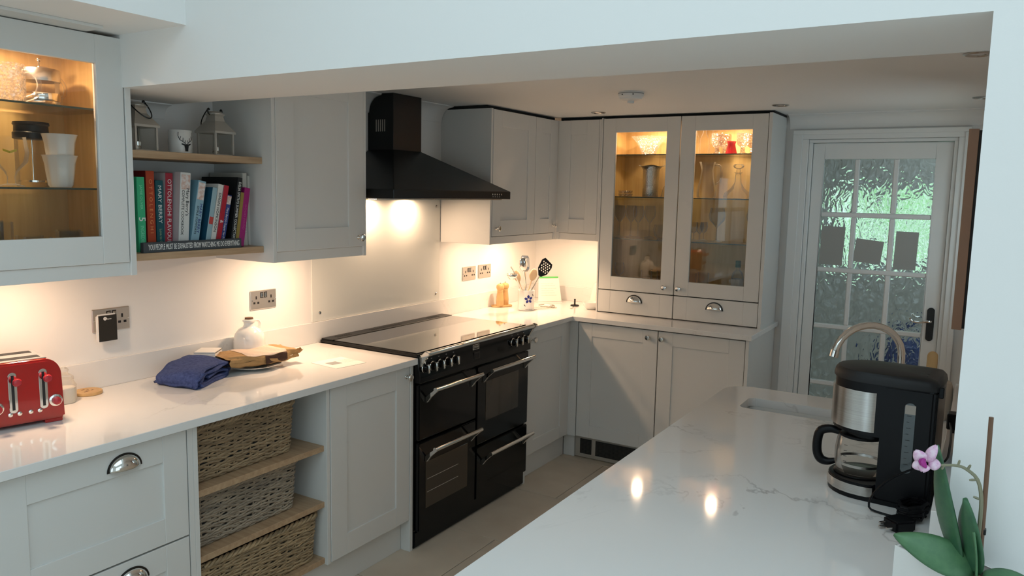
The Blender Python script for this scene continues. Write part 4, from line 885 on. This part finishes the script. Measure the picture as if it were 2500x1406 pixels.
def utensil(name, label, top, m, head, base=(0, 0)):
    t = thing(name, label, 'utensil', (PX, PY, PZ), group='kitchen utensils in the white jar')
    b = Vector((base[0], base[1], .012)); tp = Vector(top); MB().tube([b, b.lerp(tp, .5), tp], [.005, .0045, .004], 8).build('handle', m, t, smooth=True); head(t, tp, (tp - b).normalized()); return t
def frame(tp, d):
    side = d.cross(Vector((.84, -.54, 0))).normalized(); nrm = side.cross(d).normalized()
    return lambda a, b, c: tuple(tp + side * a + d * b + nrm * c)
def spoon_head(m, w=.028, l=.075, deep=.012):
    def f(t, tp, d):
        F = frame(tp, d); MB().grid(lambda u, v: F(w * (2 * v - 1) * math.sin(PI * min(.98, u * .93 + .05)) ** .6, l * u, deep * (1 - (2 * v - 1) ** 2) * math.sin(PI * u)), 12, 8).build('bowl', m, t, smooth=True, solid=.002)
    return f
utensil('serving_spoon', 'large steel serving spoon standing in the white jar', (.0, -.035, .255), 'chrome', spoon_head('chrome', .030, .090), (.01, .02))
utensil('wooden_spoon', 'pale wooden spoon with oval head in the white jar', (-.03, -.045, .185), 'spoonwood', spoon_head('spoonwood', .024, .080, .004), (.0, .02))
utensil('wooden_spatula', 'pale wooden paddle with rounded head in the white jar', (.02, .028, .19), 'spoonwood', spoon_head('spoonwood', .028, .078, .003), (-.01, -.02))
def ladle_head(t, tp, d):
    MB().lathe([(.001, -.030), (.018, -.027), (.031, -.014), (.036, .004)], (tp.x - .005, tp.y - .032, tp.z + .012), 20, caps=False).build('bowl', 'chrome', t, smooth=True, solid=.0015)
    MB().tube([tp, tp + Vector((-.003, -.008, .02)), tp + Vector((-.005, -.028, .045)), tp + Vector((-.005, -.050, .062))], .0042, 8).build('hook', 'chrome', t, smooth=True)
utensil('ladle', 'steel ladle leaning out of the white jar toward the mills', (-.02, -.105, .225), 'chrome', ladle_head, (.0, .03))
def fork_head(t, tp, d):
    F = frame(tp, d)
    MB().prism([(-.018, 0), (.018, 0), (.030, .02), (.030, .03), (-.030, .03), (-.030, .02)], -.001, .001, F).prism([(-.030, .088), (.030, .088), (.022, .104), (-.022, .104)], -.001, .001, F).build('blade_edge', 'brushed', t)
    for k in range(6): MB().prism([(-.030 + k * .011, .03), (-.025 + k * .011, .03), (-.025 + k * .011, .088), (-.030 + k * .011, .088)], -.001, .001, F).build('tine', 'brushed', t)
utensil('slotted_spatula', 'steel slotted spatula with long slits in the white jar', (-.03, .03, .245), 'chrome', fork_head, (.01, -.02))
def turner_head(t, tp, d):
    F = frame(tp, d); n = 40; out = [(-.010, 0), (.010, 0), (.040, .035), (.047, .09), (.038, .112), (-.030, .122), (-.044, .10), (-.040, .04)]
    holes = [(i * .017 + (.0085 if j % 2 else 0) - .026, .038 + j * .0145) for j in range(5) for i in range(4)]
    holes = [h for h in holes if abs(h[0]) < .034]
    bm = bmesh.new(); me = bpy.data.meshes.new('blade')
    ov = [bm.verts.new((a, b, 0)) for a, b in out]; es = [bm.edges.new((ov[i], ov[(i + 1) % len(ov)])) for i in range(len(ov))]
    for (a, b) in holes:
        hv = [bm.verts.new((a + .0052 * math.cos(2 * PI * k / 10), b + .0052 * math.sin(2 * PI * k / 10), 0)) for k in range(10)]
        es += [bm.edges.new((hv[k], hv[(k + 1) % 10])) for k in range(10)]
    bmesh.ops.triangle_fill(bm, use_beauty=True, edges=es)
    for v in bm.verts: v.co = Vector(F(*v.co))
    bm.to_mesh(me); bm.free(); me.materials.append(M['plastic_black']); o = bpy.data.objects.new('blade', me); COL.objects.link(o); o.parent = t
    md = o.modifiers.new('t', 'SOLIDIFY'); md.thickness = .003; md.offset = 0
utensil('fish_slice', 'black turner with round holes and steel handle leaning from the white jar', (.045, .088, .215), 'chrome', turner_head, (-.02, -.03))
t = thing('recipe_stand', 'white clipped recipe sheets on a stand with a green top edge', 'stand', (.235, 1.955, WZ), -.75)
F_ = lambda a, b, c: (c - .26 * b, a, b)
MB().prism([(-.085, .002), (.085, .002), (.072, .175), (-.072, .175)], -.004, 0, F_).build('board', 'white_plastic', t)
MB().prism([(-.082, .01), (.082, .01), (.072, .168), (-.072, .168)], 0.0002, .003, F_).build('sheet', 'paper', t)
MB().prism([(-.068, .166), (.068, .166), (.068, .177), (-.068, .177)], -.006, .005, F_).build('clip_edge', 'greenplastic', t)
MB().box(-.12, .02, -.085, .085, .0003, .002).build('foot', 'white_plastic', t)
for k in range(6): MB().prism([(-.06, .05 + k * .016), (.05 - .01 * (k % 3), .05 + k * .016), (.05 - .01 * (k % 3), .052 + k * .016), (-.06, .052 + k * .016)], .003, .0033, F_).build('print_line', 'pages', t)
t = thing('bowl', 'white bowl beside the dresser', 'bowl', (.590, 1.872, WZ))
MB().lathe([(.030, .0004), (.034, .003), (.050, .02), (.060, .042), (.0625, .048), (.060, .048), (.048, .022), (0, .008)], seg=32).build('dish', 'white_ceramic', t, smooth=True)
t = thing('pudding_basin', 'white upturned ceramic basin behind the bowl', 'bowl', (.575, 2.030, WZ))
MB().lathe([(.074, .0004), (.076, .004), (.073, .010), (.060, .09), (.042, .150), (.03, .156), (0, .157)], seg=32).build('dish', 'cream_ceramic', t, smooth=True)
t = thing('spectacles', 'tortoiseshell and pale spectacles lying in front of the recipe stand', 'spectacles', (.335, 1.80, WZ), .5)
for s in (-1, 1):
    MB().tube([(.016 * math.sin(a), s * .03 + .022 * math.cos(a), .004) for a in [2 * PI * i / 18 for i in range(18)]], .0022, 6, True).build('rim', 'bark', t, smooth=True)
    MB().tube([(.004, s * .052, .005), (-.05, s * .05, .006), (-.09, s * .035, .004)], .002, 6).build('temple', 'bark', t, smooth=True)
MB().cyl((.006, -.008, .005), (.006, .008, .005), .0018, 6).build('bridge', 'bark', t)
t = thing('clip_stand', 'small black round stand with a short upright peg', 'stand', (.438, 1.93, WZ))
MB().lathe([(.028, .0004), (.030, .004), (.026, .009), (.006, .011), (0, .011)], seg=20).build('base', 'plastic_black', t, smooth=True)
MB().cyl((0, 0, .010), (0, 0, .048), .0055, 10).build('peg', 'plastic_black', t, smooth=True)
t = thing('knife', 'small table knife with pale handle lying by the clip stand', 'knife', (.46, 1.845, WZ), .35)
MB().box(-.008, .008, -.05, .0, .0004, .009).build('handle', 'cream_ceramic', t, bev=.003)
MB().prism([(-.006, 0), (.007, 0), (.007, .055), (0, .068)], .001, .003).build('blade', 'chrome', t)
t = thing('charging_cable', 'thin white cable coiled in front of the recipe stand', 'cable', (.30, 1.73, WZ))
MB().tube([(.10 * math.sin(i * .5) * (1 - i / 60), -.03 + .12 * math.cos(i * .41) * (1 - i / 70), .0035 + .001 * (i % 2)) for i in range(34)], .0022, 6).build('lead', 'cream_ceramic', t, smooth=True)
MB().box(-.03, .02, .07, .10, .0005, .008).build('connector', 'white_plastic', t, bev=.002)

# ================================================================== glassware
def vessel(name, label, cat, loc, prof, m='glassware', group=None, seg=24, part='bowl', sq=None, solid=0):
    t = thing(name, label, cat, loc, group=group)
    MB().lathe(prof, seg=seg, caps=False, sq=sq).build(part, m, t, smooth=True, solid=solid); return t
Z1, Z2, Z0 = 1.9032, 1.6512, 1.4203
t = vessel('crystal_tankard', 'cut crystal tankard with handle on the upper glass shelf', 'tankard', (.245, -1.480, Z1), [(0, .001), (.042, .001), (.046, .01), (.047, .075), (.044, .105), (.046, .112)], 'crystal', part='body')
MB().tube([(0, .044, .095), (.0, .066, .098), (0, .086, .080), (0, .090, .055), (0, .078, .028), (0, .046, .012)], [.006, .006, .007, .007, .008, .008], 8).build('handle', 'glassware', t, smooth=True)
t = thing('cafetiere', 'glass cafetiere with steel lid and curved glass handle on the upper shelf', 'cafetiere', (.125, -1.325, Z1), .3)
MB().lathe([(.054, .001), (.056, .004), (.056, .10), (.058, .118)], seg=28, caps=False).build('beaker', 'glassware', t, smooth=True)
MB().lathe([(.059, .085), (.060, .118), (.056, .124), (.02, .132), (0, .133)], seg=28).build('lid', 'brushed', t, smooth=True)
MB().tube([(0, 0, .133), (0, 0, .15)], .003).ball((0, 0, .155), .008, .008, .008, 12, 8).build('plunger', 'chrome', t, smooth=True)
MB().lathe([(.0565, .022), (.0575, .024), (.0575, .046), (.0565, .048)], seg=28, caps=False).build('band', 'chrome', t, smooth=True)
MB().tube([(.0, .056, .108), (.0, .085, .102), (0, .103, .078), (0, .098, .052), (0, .072, .040), (0, .057, .034)], .0052, 8).build('handle', 'glassware', t, smooth=True)
t = vessel('beer_goblet', 'stemmed beer glass with a yellow crest on the lower glass shelf', 'glass', (.25, -1.488, Z2), [(.036, .001), (.034, .004), (.012, .010), (.011, .03), (.018, .045), (.046, .075), (.05, .105), (.044, .15)])
cyl_decal([[(-8, 0), (0, -3), (8, 0), (8, 3), (0, 0), (-8, 3)]], .0502, -.45, .105, .0022).build('crest', 'yellowink', t)
t = thing('cafetiere', 'tall glass cafetiere with black lid on the lower glass shelf', 'cafetiere', (.15, -1.372, Z2))
MB().lathe([(.046, .001), (.048, .004), (.048, .165)], seg=28, caps=False).build('beaker', 'glassware', t, smooth=True)
MB().lathe([(.049, .15), (.053, .152), (.053, .170), (.049, .174), (.048, .192), (.052, .196), (.050, .204), (0, .208)], seg=28).build('lid', 'plastic_black', t, smooth=True)
MB().cyl((0, 0, .02), (0, 0, .15), .004).lathe([(.044, .015), (.044, .021), (0, .022)], seg=24).build('plunger', 'chrome', t, smooth=True)
flute = lambda p, a: (p[0] * (1 + .035 * math.cos(10 * a) * (p[2] < .085)), p[1] * (1 + .035 * math.cos(10 * a) * (p[2] < .085)), p[2])
CP = [(0, .0015), (.030, .0005), (.035, .008), (.040, .045), (.043, .075), (.050, .098), (.0515, .101), (.049, .100), (.041, .075), (.036, .02), (0, .012)]
t = vessel('fluted_cup', 'white fluted ceramic cup supporting another in the glass cabinet', 'cup', (.245, -1.338, Z2), CP, 'white_ceramic', 'stacked white fluted cups', 40, 'cup', flute)
vessel('fluted_cup', 'white fluted ceramic cup stacked inside the one below', 'cup', (.245, -1.336, Z2 + .0655), CP, 'white_ceramic', 'stacked white fluted cups', 40, 'cup', flute)
TP = [(0, .002), (.028, .001), (.030, .004), (.034, .085)]
def tumbler(name, label, loc, prof, group): return vessel(name, label, 'glass', loc, prof, group=group)
g = 'drinking glasses on the floor of the glass wall cabinet'
tumbler('tumbler', 'ribbed glass tumbler at the front of the glass wall cabinet base', (.24, -1.315, Z0), [(0, .004), (.034, .001), (.037, .004), (.038, .090)], g)
tumbler('tumbler', 'ribbed glass tumbler at the back of the glass wall cabinet base', (.15, -1.27, Z0), [(0, .004), (.034, .001), (.037, .004), (.038, .090)], g)
tumbler('tumbler', 'low whisky glass at the front of the glass wall cabinet base', (.25, -1.42, Z0), [(0, .006), (.032, .001), (.037, .006), (.040, .075)], g)
tumbler('tumbler', 'low whisky glass at the back of the glass wall cabinet base', (.14, -1.39, Z0), [(0, .006), (.032, .001), (.037, .006), (.040, .075)], g)
tumbler('tumbler', 'tall straight glass at the front of the glass wall cabinet base', (.24, -1.52, Z0), [(0, .004), (.028, .001), (.03, .004), (.032, .125)], g)
tumbler('tumbler', 'tall straight glass at the back of the glass wall cabinet base', (.14, -1.50, Z0), [(0, .004), (.028, .001), (.03, .004), (.032, .125)], g)
# dresser contents
A1, A2, A3, A0 = 1.9152, 1.6542, 1.3912, 1.0853
vessel('crystal_bowl', 'flared cut crystal bowl on the top dresser shelf', 'bowl', (.900, 1.985, A1), [(0, .002), (.042, .001), (.044, .01), (.052, .03), (.075, .075), (.110, .112), (.112, .115)], 'crystal', seg=32)
wav = lambda p, a: (p[0] * (1 + .16 * (p[2] > .185) * math.cos(3 * a)), p[1] * (1 + .10 * (p[2] > .185) * math.cos(3 * a)), p[2] + .004 * math.sin(4 * a) * (p[2] > .18))
vessel('hammered_vase', 'hammered silver vase with wavy rim in the dresser', 'vase', (.925, 1.975, A2), [(0, .001), (.048, .001), (.050, .005), (.050, .10), (.052, .17), (.062, .188), (.078, .195)], 'hammered', None, 32, 'body', wav)
for k in range(2): vessel('glass_dish', ('lower shallow glass dish of the little stack in the dresser', 'upper shallow glass dish of the little stack in the dresser')[k], 'dish', (.745, 2.00, A2 + .0195 * k), [(0, .002), (.040, .001), (.044, .004), (.047, .018)], 'crystal', 'stacked glass dishes in the dresser')
vessel('glass_cone', 'small clear glass cone on the middle dresser shelf', 'ornament', (1.025, 1.96, A2), [(.026, .001), (.022, .01), (.008, .065), (0, .07)])
WG = [(.033, .001), (.031, .003), (.006, .008), (.0038, .02), (.0038, .095), (.012, .105), (.034, .135), (.038, .165), (.031, .205)]
for (x, y, q) in ((.720, 1.98, 'against the dresser side panel'), (.77, 2.05, 'set back between two others'), (.855, 1.965, 'in front of its neighbours'), (.90, 2.05, 'directly behind the round glass bowl')): vessel('wine_glass', 'tall stemmed wine glass on the lower dresser shelf ' + q, 'glass', (x, y, A3), WG, group='wine glasses in the dresser')
vessel('glass_bowl', 'plain round glass bowl on the lower dresser shelf', 'bowl', (1.01, 1.99, A3), [(0, .003), (.03, .001), (.05, .02), (.058, .06), (.05, .09)])
TG = [(0, .004), (.032, .001), (.035, .004), (.036, .105)]
for (x, y, q) in ((.935, 1.94, 'in front of its two neighbours'), (.965, 2.04, 'set back against the oak'), (1.035, 1.96, 'nearest the middle of the dresser')): vessel('tumbler', 'straight glass tumbler on the dresser floor ' + q, 'glass', (x, y, A0), TG, group='tumblers in the dresser')
vessel('wine_glass', 'short wine glass on the dresser floor behind the left-hand door', 'glass', (.735, 1.97, A0), [(.03, .001), (.028, .003), (.005, .008), (.004, .05), (.03, .08), (.034, .11), (.028, .14)], group='wine glasses in the dresser')
FL = [(.028, .001), (.026, .003), (.005, .008), (.004, .10), (.012, .112), (.022, .135), (.024, .165)]
for (x, y, q) in ((1.225, 1.99, 'beside the middle door stile'), (1.265, 2.05, 'just behind the crystal goblets')): vessel('champagne_flute', 'slender stemmed glass on the top dresser shelf ' + q, 'glass', (x, y, A1), FL, group='slender glasses in the dresser')
CG = [(0, .002), (.030, .001), (.028, .006), (.012, .014), (.014, .030), (.011, .04), (.030, .055), (.036, .075), (.037, .125)]
for (x, y, q) in ((1.345, 1.955, 'beside the slender glasses, in front of another goblet'), (1.365, 2.045, 'set back behind the one by the slender glasses')): vessel('crystal_goblet', 'cut crystal goblet ' + q, 'goblet', (x, y, A1), CG, 'crystal', 'crystal goblets in the dresser')
for (x, y, q) in ((1.495, 1.965, 'standing next to the red vase'), (1.53, 2.045, 'set back between the red vase and the dresser end')): vessel('crystal_goblet', 'cut crystal goblet ' + q, 'goblet', (x, y, A1), CG, 'crystal', 'crystal goblets in the dresser')
vessel('red_vase', 'small bright red waisted vase on the top dresser shelf', 'vase', (1.425, 1.975, A1), [(0, .001), (.034, .001), (.034, .006), (.024, .045), (.021, .06), (.027, .078)], 'redglass', solid=.002, part='body')
t = vessel('glass_jug', 'clear glass pitcher on the middle dresser shelf', 'jug', (1.285, 1.98, A2), [(0, .004), (.052, .001), (.058, .01), (.058, .05), (.042, .12), (.036, .17), (.046, .21), (.050, .218)], part='body')
MB().tube([(.040, 0, .20), (.075, 0, .195), (.088, 0, .15), (.078, 0, .10), (.052, 0, .085)], .006, 8).build('handle', 'glassware', t, smooth=True)
t = vessel('decanter', "wide-based ship's decanter with stopper in the dresser", 'decanter', (1.475, 1.975, A2), [(0, .004), (.078, .001), (.083, .012), (.074, .035), (.040, .062), (.020, .095), (.016, .150), (.022, .153), (.022, .157)], part='body', seg=32)
MB().lathe([(.0, .14), (.011, .142), (.012, .168), (.010, .175), (.028, .185), (.032, .195), (.024, .204), (0, .206)], seg=20).build('stopper', 'glassware', t, smooth=True)
for (x, y, q) in ((1.215, 1.99, 'beside the middle door stile'), (1.255, 2.06, 'set back against the oak'), (1.265, 1.95, 'next to the large round wine glass')): vessel('sherry_glass', 'small stemmed glass on the lower dresser shelf ' + q, 'glass', (x, y, A3), [(.024, .001), (.022, .003), (.004, .008), (.0035, .045), (.018, .06), (.024, .085), (.021, .115)], group='small stemmed glasses in the dresser')
vessel('wine_glass', 'large round wine glass on the lower dresser shelf behind the right-hand door', 'glass', (1.36, 1.98, A3), [(.036, .001), (.034, .003), (.006, .008), (.004, .02), (.004, .085), (.014, .098), (.044, .13), (.050, .16), (.040, .205)], group='wine glasses in the dresser')
vessel('wine_glass', 'stemmed glass at the end of the lower dresser shelf', 'glass', (1.575, 1.98, A3), WG, group='wine glasses in the dresser')
for (x, y, q) in ((1.22, 1.96, 'beside the middle door stile'), (1.27, 2.05, 'behind the white dome dish')): vessel('tumbler', 'straight glass tumbler on the dresser floor ' + q, 'glass', (x, y, A0), TG, group='tumblers in the dresser')
vessel('sugar_mound', 'small white dome-shaped dish on the dresser floor', 'dish', (1.395, 1.95, A0), [(0, .05), (.015, .045), (.045, .012), (.047, .001), (0, .001)], 'paper', part='dome')
t = vessel('spirit_bottle', 'clear bottle with green cap on the dresser floor', 'bottle', (1.505, 1.97, A0), [(0, .002), (.034, .001), (.036, .006), (.036, .10), (.030, .125), (.013, .145), (.013, .165)], part='body')
MB().lathe([(.0155, .16), (.0155, .20), (0, .20)], seg=16).build('cap', colour((.01, .12, .08)), t, smooth=True)
MB().lathe([(.0365, .03), (.0365, .09)], seg=24, caps=False).build('bottle_label', 'pages', t, smooth=True)

# ================================================================== coffee machine (front faces -x)
t = thing('coffee_machine', 'black and steel filter coffee machine on the peninsula worktop', 'coffee machine', (2.590, -.565, WZ), -.06)
def stad(x0, x1, w, n=12, rf=None, rb=.02):     # plan outline: rounded front at -x
    r = rf or w; p = [(x0 + r - r * math.cos(a), (w - r if math.sin(a) > 0 else -(w - r)) + r * math.sin(a)) for a in [PI / 2 - PI * i / n for i in range(n + 1)]]
    return p[::1] + [(x1 - rb, -w), (x1 - rb * .3, -w + rb * .3), (x1, -w + rb), (x1, w - rb), (x1 - rb * .3, w - rb * .3), (x1 - rb, w)]
def head(z0, z1, m, name, x0, x1, w, top=None, bev=0, par=None):
    MB().prism(stad(x0, x1, w), z0, z1).build(name, m, par or t, bev=bev, smooth=True, seg=3)
head(.0004, .012, 'plastic_black', 'foot_plate', -.128, .120, .090)
head(.012, .036, 'brushed', 'base_band', -.130, -.001, .0915)
head(.036, .042, 'plastic_black', 'warming_plate', -.128, .0, .090, bev=.002)
MB().lathe([(.060, .042), (.062, .044), (.058, .046), (0, .046)], (-.055, 0, 0), 28).build('hot_plate', 'darkmetal', t, smooth=True)
col_ = MB().prism([(.0, -.091), (.112, -.091), (.120, -.083), (.120, .083), (.112, .091), (.0, .091)], .012, .300).build('water_tank', 'plastic_black', t, bev=.004, seg=2, smooth=True)
gp = [(.064 + .0125 * math.cos(a), (.255 if math.sin(a) > 0 else .105) + .0125 * math.sin(a)) for a in [2 * PI * i / 24 for i in range(24)]]
gg = MB().prism(gp, -.0930, -.0912, lambda a, b, c: (a, c, b)).build('water_gauge', colour((.10, .115, .12), .15), t, bev=.0005)
for k in range(9): MB().box(.058, .064 if k % 2 else .068, -.0934, -.0931, .115 + k * .015, .1162 + k * .015).build('gauge_mark', 'ink', gg)
MB().box(.053, .076, -.0934, -.0931, .24, .262).build('gauge_top', colour((.35, .30, .25), .2), gg)
MB().prism(stad(-.126, .118, .089), .168, .300).build('brew_head', 'plastic_black', t, smooth=True)
MB().prism(stad(-.131, -.001, .0925), .178, .278).build('steel_band', 'brushed', t, smooth=True, label='brushed steel front band')
MB().prism(stad(-.095, .0, .066), .150, .168).build('filter_holder', 'plastic_black', t, bev=.004, smooth=True)
lid = MB(); so = stad(-.130, .122, .092); ring = [(1.0, .300), (1.005, .306), (.985, .318), (.93, .326), (.75, .330), (.3, .332)]
n = len(so); cxm = -.01
lid.add([(cxm + (a - cxm) * k, b * k, z) for k, z in ring for a, b in so], [(i * n + j, i * n + (j + 1) % n, (i + 1) * n + (j + 1) % n, (i + 1) * n + j) for i in range(len(ring) - 1) for j in range(n)] + [tuple(range(n))[::-1], tuple((len(ring) - 1) * n + j for j in range(n))])
ld = lid.build('lid', 'plastic_lid', t, smooth=True)
for k in range(6): MB().box(.060 + .012 * (k % 3), .067 + .012 * (k % 3), -.055 + .03 * (k // 3), -.035 + .03 * (k // 3), .327, .3305).build('steam_vent', 'ink', ld)
MB().box(.118, .130, -.075, -.055, .285, .312).build('hinge', 'plastic_black', ld, bev=.002)
t = thing('coffee_carafe', 'glass coffee carafe with black handle on the hot plate', 'carafe', (2.535, -.562, WZ + .0465), -.06)
MB().lathe([(.050, .0005), (.056, .003), (.061, .02), (.062, .055), (.058, .085), (.052, .098), (.055, .103)], seg=32, caps=False).build('jug', 'glassware', t, smooth=True)
MB().lathe([(.0585, .022), (.0592, .028), (.0592, .029)], seg=32, caps=False).build('waterline', 'brushed', t, smooth=True)
MB().lathe([(.0535, .094), (.0555, .096), (.0555, .101), (.05, .1025), (0, .1025)], seg=28).build('lid', 'plastic_black', t, smooth=True)
MB().tube([(-.050, -.004, .096), (-.074, -.005, .100), (-.098, -.006, .092), (-.106, -.006, .070), (-.106, -.006, .035), (-.096, -.006, .014), (-.078, -.005, .010), (-.060, -.004, .016)], [.009, .011, .012, .012, .012, .012, .010, .007], 10).build('handle', 'plastic_black', t, smooth=True)
for k in range(4): MB().box(-.030, -.022, -.0545 - .002 * (k < 3), -.054 - .002 * (k < 3), .035 + k * .014, .0362 + k * .014).build('cup_mark', 'ink', t)
# cable and plugs
t = thing('power_cable', 'black power lead trailing round the coffee machine', 'cable', (2.66, -.70, WZ))
MB().tube(catmull([(.066, .375, .150), (.073, .25, .160), (.076, .10, .160), (.070, .010, .148), (.025, .002, .130), (-.035, -.002, .090), (-.072, -.008, .045), (-.080, -.012, .010), (-.055, -.020, .004), (-.01, -.026, .004), (.03, -.022, .006)], 3), .0026, 6).build('lead', 'plastic_black', t, smooth=True)
t = thing('plug_adaptor', 'black plug adaptor pushed into the wall beside the coffee machine', 'plug', (2.7515, -.30, 1.066))
MB().box(-.034, -.0005, -.022, .022, -.022, .022).build('body', 'plastic_black', t, bev=.003)
MB().tube([(-.018, 0, -.022), (-.018, -.01, -.07), (-.022, -.03, -.12), (-.03, -.05, -.145)], .004, 6).build('lead', 'plastic_black', t, smooth=True)
t = thing('mains_plug', 'loose black mains plug with metal pins lying on the peninsula worktop', 'plug', (2.655, -.785, WZ), .85)
MB().prism([(-.03, -.022), (.018, -.026), (.030, -.012), (.030, .012), (.018, .026), (-.03, .022)], .0004, .026).build('body', 'plastic_black', t, bev=.004, seg=2)
for (a, b) in ((-.012, 0), (.010, -.011), (.010, .011)): MB().box(-.048, -.030, a - .003 + .002, a + .003 + .002, .008 + b * .4, .013 + b * .4).build('pin', 'brushed', t, bev=.0005)
MB().tube([(.03, 0, .012), (.05, .008, .010), (.062, .025, .006), (.060, .045, .005), (.045, .06, .0045)], .0035, 6).build('lead', 'plastic_black', t, smooth=True)
t = thing('cable_bundle', 'tangled bundle of black cable beside the loose plug', 'cable', (2.672, -.705, WZ))
MB().tube([(.028 * math.cos(i * .9) + .004 * math.sin(i * 2.3), .045 * math.sin(i * .9 + .3) + .004 * math.cos(i * 1.7), .006 + .0016 * i * .5) for i in range(44)], .0042, 6).build('lead', 'plastic_black', t, smooth=True)
# things by the sink
t = thing('wooden_brush', 'round-ended wooden handle standing up behind the coffee machine', 'brush', (2.645, .27, WZ))
MB().prism([(.0165 * math.cos(a), .215 + .0165 * math.sin(a) + .008) for a in [PI * i / 14 for i in range(15)]] + [(-.0175, .06), (.0175, .06)], -.006, .006, lambda a, b, c: (a, c, b)).build('handle', 'beech', t, bev=.002, smooth=True)
MB().box(-.022, .022, -.014, .014, .04, .06).build('head', 'beech', t, bev=.003); MB().box(-.02, .02, -.012, .012, .0004, .04).build('bristles', 'cream_ceramic', t)
t = thing('stoneware_crock', 'beige rounded stoneware crock at the far end of the peninsula', 'crock', (2.665, .315, WZ))
MB().lathe([(.042, .0004), (.047, .006), (.050, .05), (.049, .11), (.043, .130), (.030, .138), (0, .140)], seg=28).build('body', 'stone_beige', t, smooth=True)
t = thing('wall_frame', 'shallow pinkish-wood box frame with dark strip fixed on the right wall near the door', 'frame', (2.715, .85, 1.19), world=True)
MB().box(2.683, 2.716, .60, 1.10, 1.19, 1.928).build('frame_side', colour((.42, .27, .19)), t, bev=.001)
MB().box(2.716, 2.7518, .605, 1.095, 1.195, 1.923).build('dark_strip', 'lining', t)  # near-black strip between the frame side and the wall

# ================================================================== orchid
A_ = Vector((2.674, -1.196, 0)); a_ = math.atan2(-.57, .82)
t = thing('planter', 'plain white rectangular planter holding the orchid', 'planter', (A_.x, A_.y, WZ), a_)
mb = MB(); w_, l_, h_ = .085, .215, .127
for b in [(0, l_, 0, .004), (0, l_, w_ - .004, w_), (0, .004, .004, w_ - .004), (l_ - .004, l_, .004, w_ - .004)]: mb.box(b[0], b[1], b[2], b[3], .0004, h_)
mb.box(.004, l_ - .004, .004, w_ - .004, .0004, .006).build('box', 'white_ceramic', t, bev=.001)
MB().box(.0045, l_ - .0045, .0045, w_ - .0045, .006, h_ - .012).build('compost', 'soil', t)
t = thing('orchid', 'potted orchid with one pink and white bloom beside the white pier', 'orchid', (2.80, -1.245, WZ + .116))
def leafm(base, tip, w, up, m, curl=.0, name='leaf'):
    b, p = Vector(base), Vector(tip); d = p - b; L = d.length; d.normalize(); s = d.cross(Vector(up)).normalized(); nrm = s.cross(d)
    def f(u, v):
        k = (math.sin(PI * min(1, (.06 + .94 * u)) ** .8) ** .75) if u < 1 else 0
        c = (2 * v - 1); q = b + d * (L * u) + s * (w * c * max(k, .02)) + nrm * (.10 * L * math.sin(PI * u) * curl + .18 * w * c * c - .06 * w)
        return (q.x, q.y, q.z)
    o = MB().grid(f, 18, 8).build(name, m, t, smooth=True, solid=.0025)
    MB().tube([f(i / 16, .5) for i in range(16)], .0012, 5).build('midrib', 'leafd', o, smooth=True); return o
O = Vector((2.80, -1.245, WZ + .116))
def rel(x, y, z): return (x - O.x, y - O.y, z - O.z)
leafm(rel(2.775, -1.235, 1.05), rel(2.728, -1.225, 1.248), .027, (.75, .55, .2), 'leafd', -.4)
leafm(rel(2.798, -1.250, 1.05), rel(2.776, -1.262, 1.176), .034, (.8, .5, .1), 'leafd', -.2)
leafm(rel(2.800, -1.250, 1.050), rel(2.676, -1.256, 1.086), .030, (.05, .78, -.62), 'leaf', -.7)
leafm(rel(2.803, -1.262, 1.045), rel(2.793, -1.285, 1.130), .016, (.9, -.1, .1), 'leaf', .3)
leafm(rel(2.812, -1.250, 1.045), rel(2.905, -1.262, 1.040), .026, (0, .6, -.8), 'leaf', -.6)
sp = [rel(2.803, -1.245, 1.04), rel(2.801, -1.25, 1.126), rel(2.800, -1.25, 1.175), rel(2.792, -1.25, 1.208), rel(2.776, -1.25, 1.222), rel(2.762, -1.25, 1.226), rel(2.742, -1.25, 1.223), rel(2.722, -1.252, 1.219)]
MB().tube(catmull(sp, 3), [.0038 - .0018 * i / 21 for i in range(22)], 7).build('flower_stem', 'stem', t, smooth=True)
for q, d in ((sp[3], (-.012, 0, -.003)), (sp[4], (.004, -.004, .010)), (sp[5], (.002, .0, .010)), (sp[2], (-.012, 0, .003)), (sp[6], (-.003, 0, -.008))):
    q = Vector(q); MB().tube([q, q + Vector(d) * .7, q + Vector(d)], [.002, .0022, .0014], 6).build('bud_node', 'stem', t, smooth=True)
MB().cyl(rel(2.807, -1.248, 1.03), rel(2.8025, -1.248, 1.316), .0036, 8).build('support_stake', 'bark', t)
MB().box(-.004 + .003, .008 + .003, -.006, .004, .085, .095).build('stake_clip', 'darkmetal', t, bev=.001)
fc = Vector(rel(2.716, -1.254, 1.222))
def petal(d, L, w, m='petal', n=(-.3, -.9, .2)):
    d = Vector(d).normalized(); nn = Vector(n); s = d.cross(nn).normalized(); nn = s.cross(d)
    MB().grid(lambda u, v: tuple(fc + d * (.003 + L * u) + s * (w * (2 * v - 1) * math.sin(PI * (.08 + .9 * u)) ** .7) + nn * (.004 * math.sin(PI * u) - .25 * w * (2 * v - 1) ** 2)), 10, 6).build('petal', m, t, smooth=True, solid=.0012)
petal((.35, 0, 1), .033, .009); petal((-.75, -.1, .75), .024, .011); petal((.9, 0, .05), .018, .010); petal((-.8, -.1, -.35), .020, .009); petal((-.15, -.4, -.35), .015, .010)
petal((-.35, -.7, .1), .013, .009, 'petal_dark'); petal((-.75, -.5, .35), .011, .007, 'petal_dark')
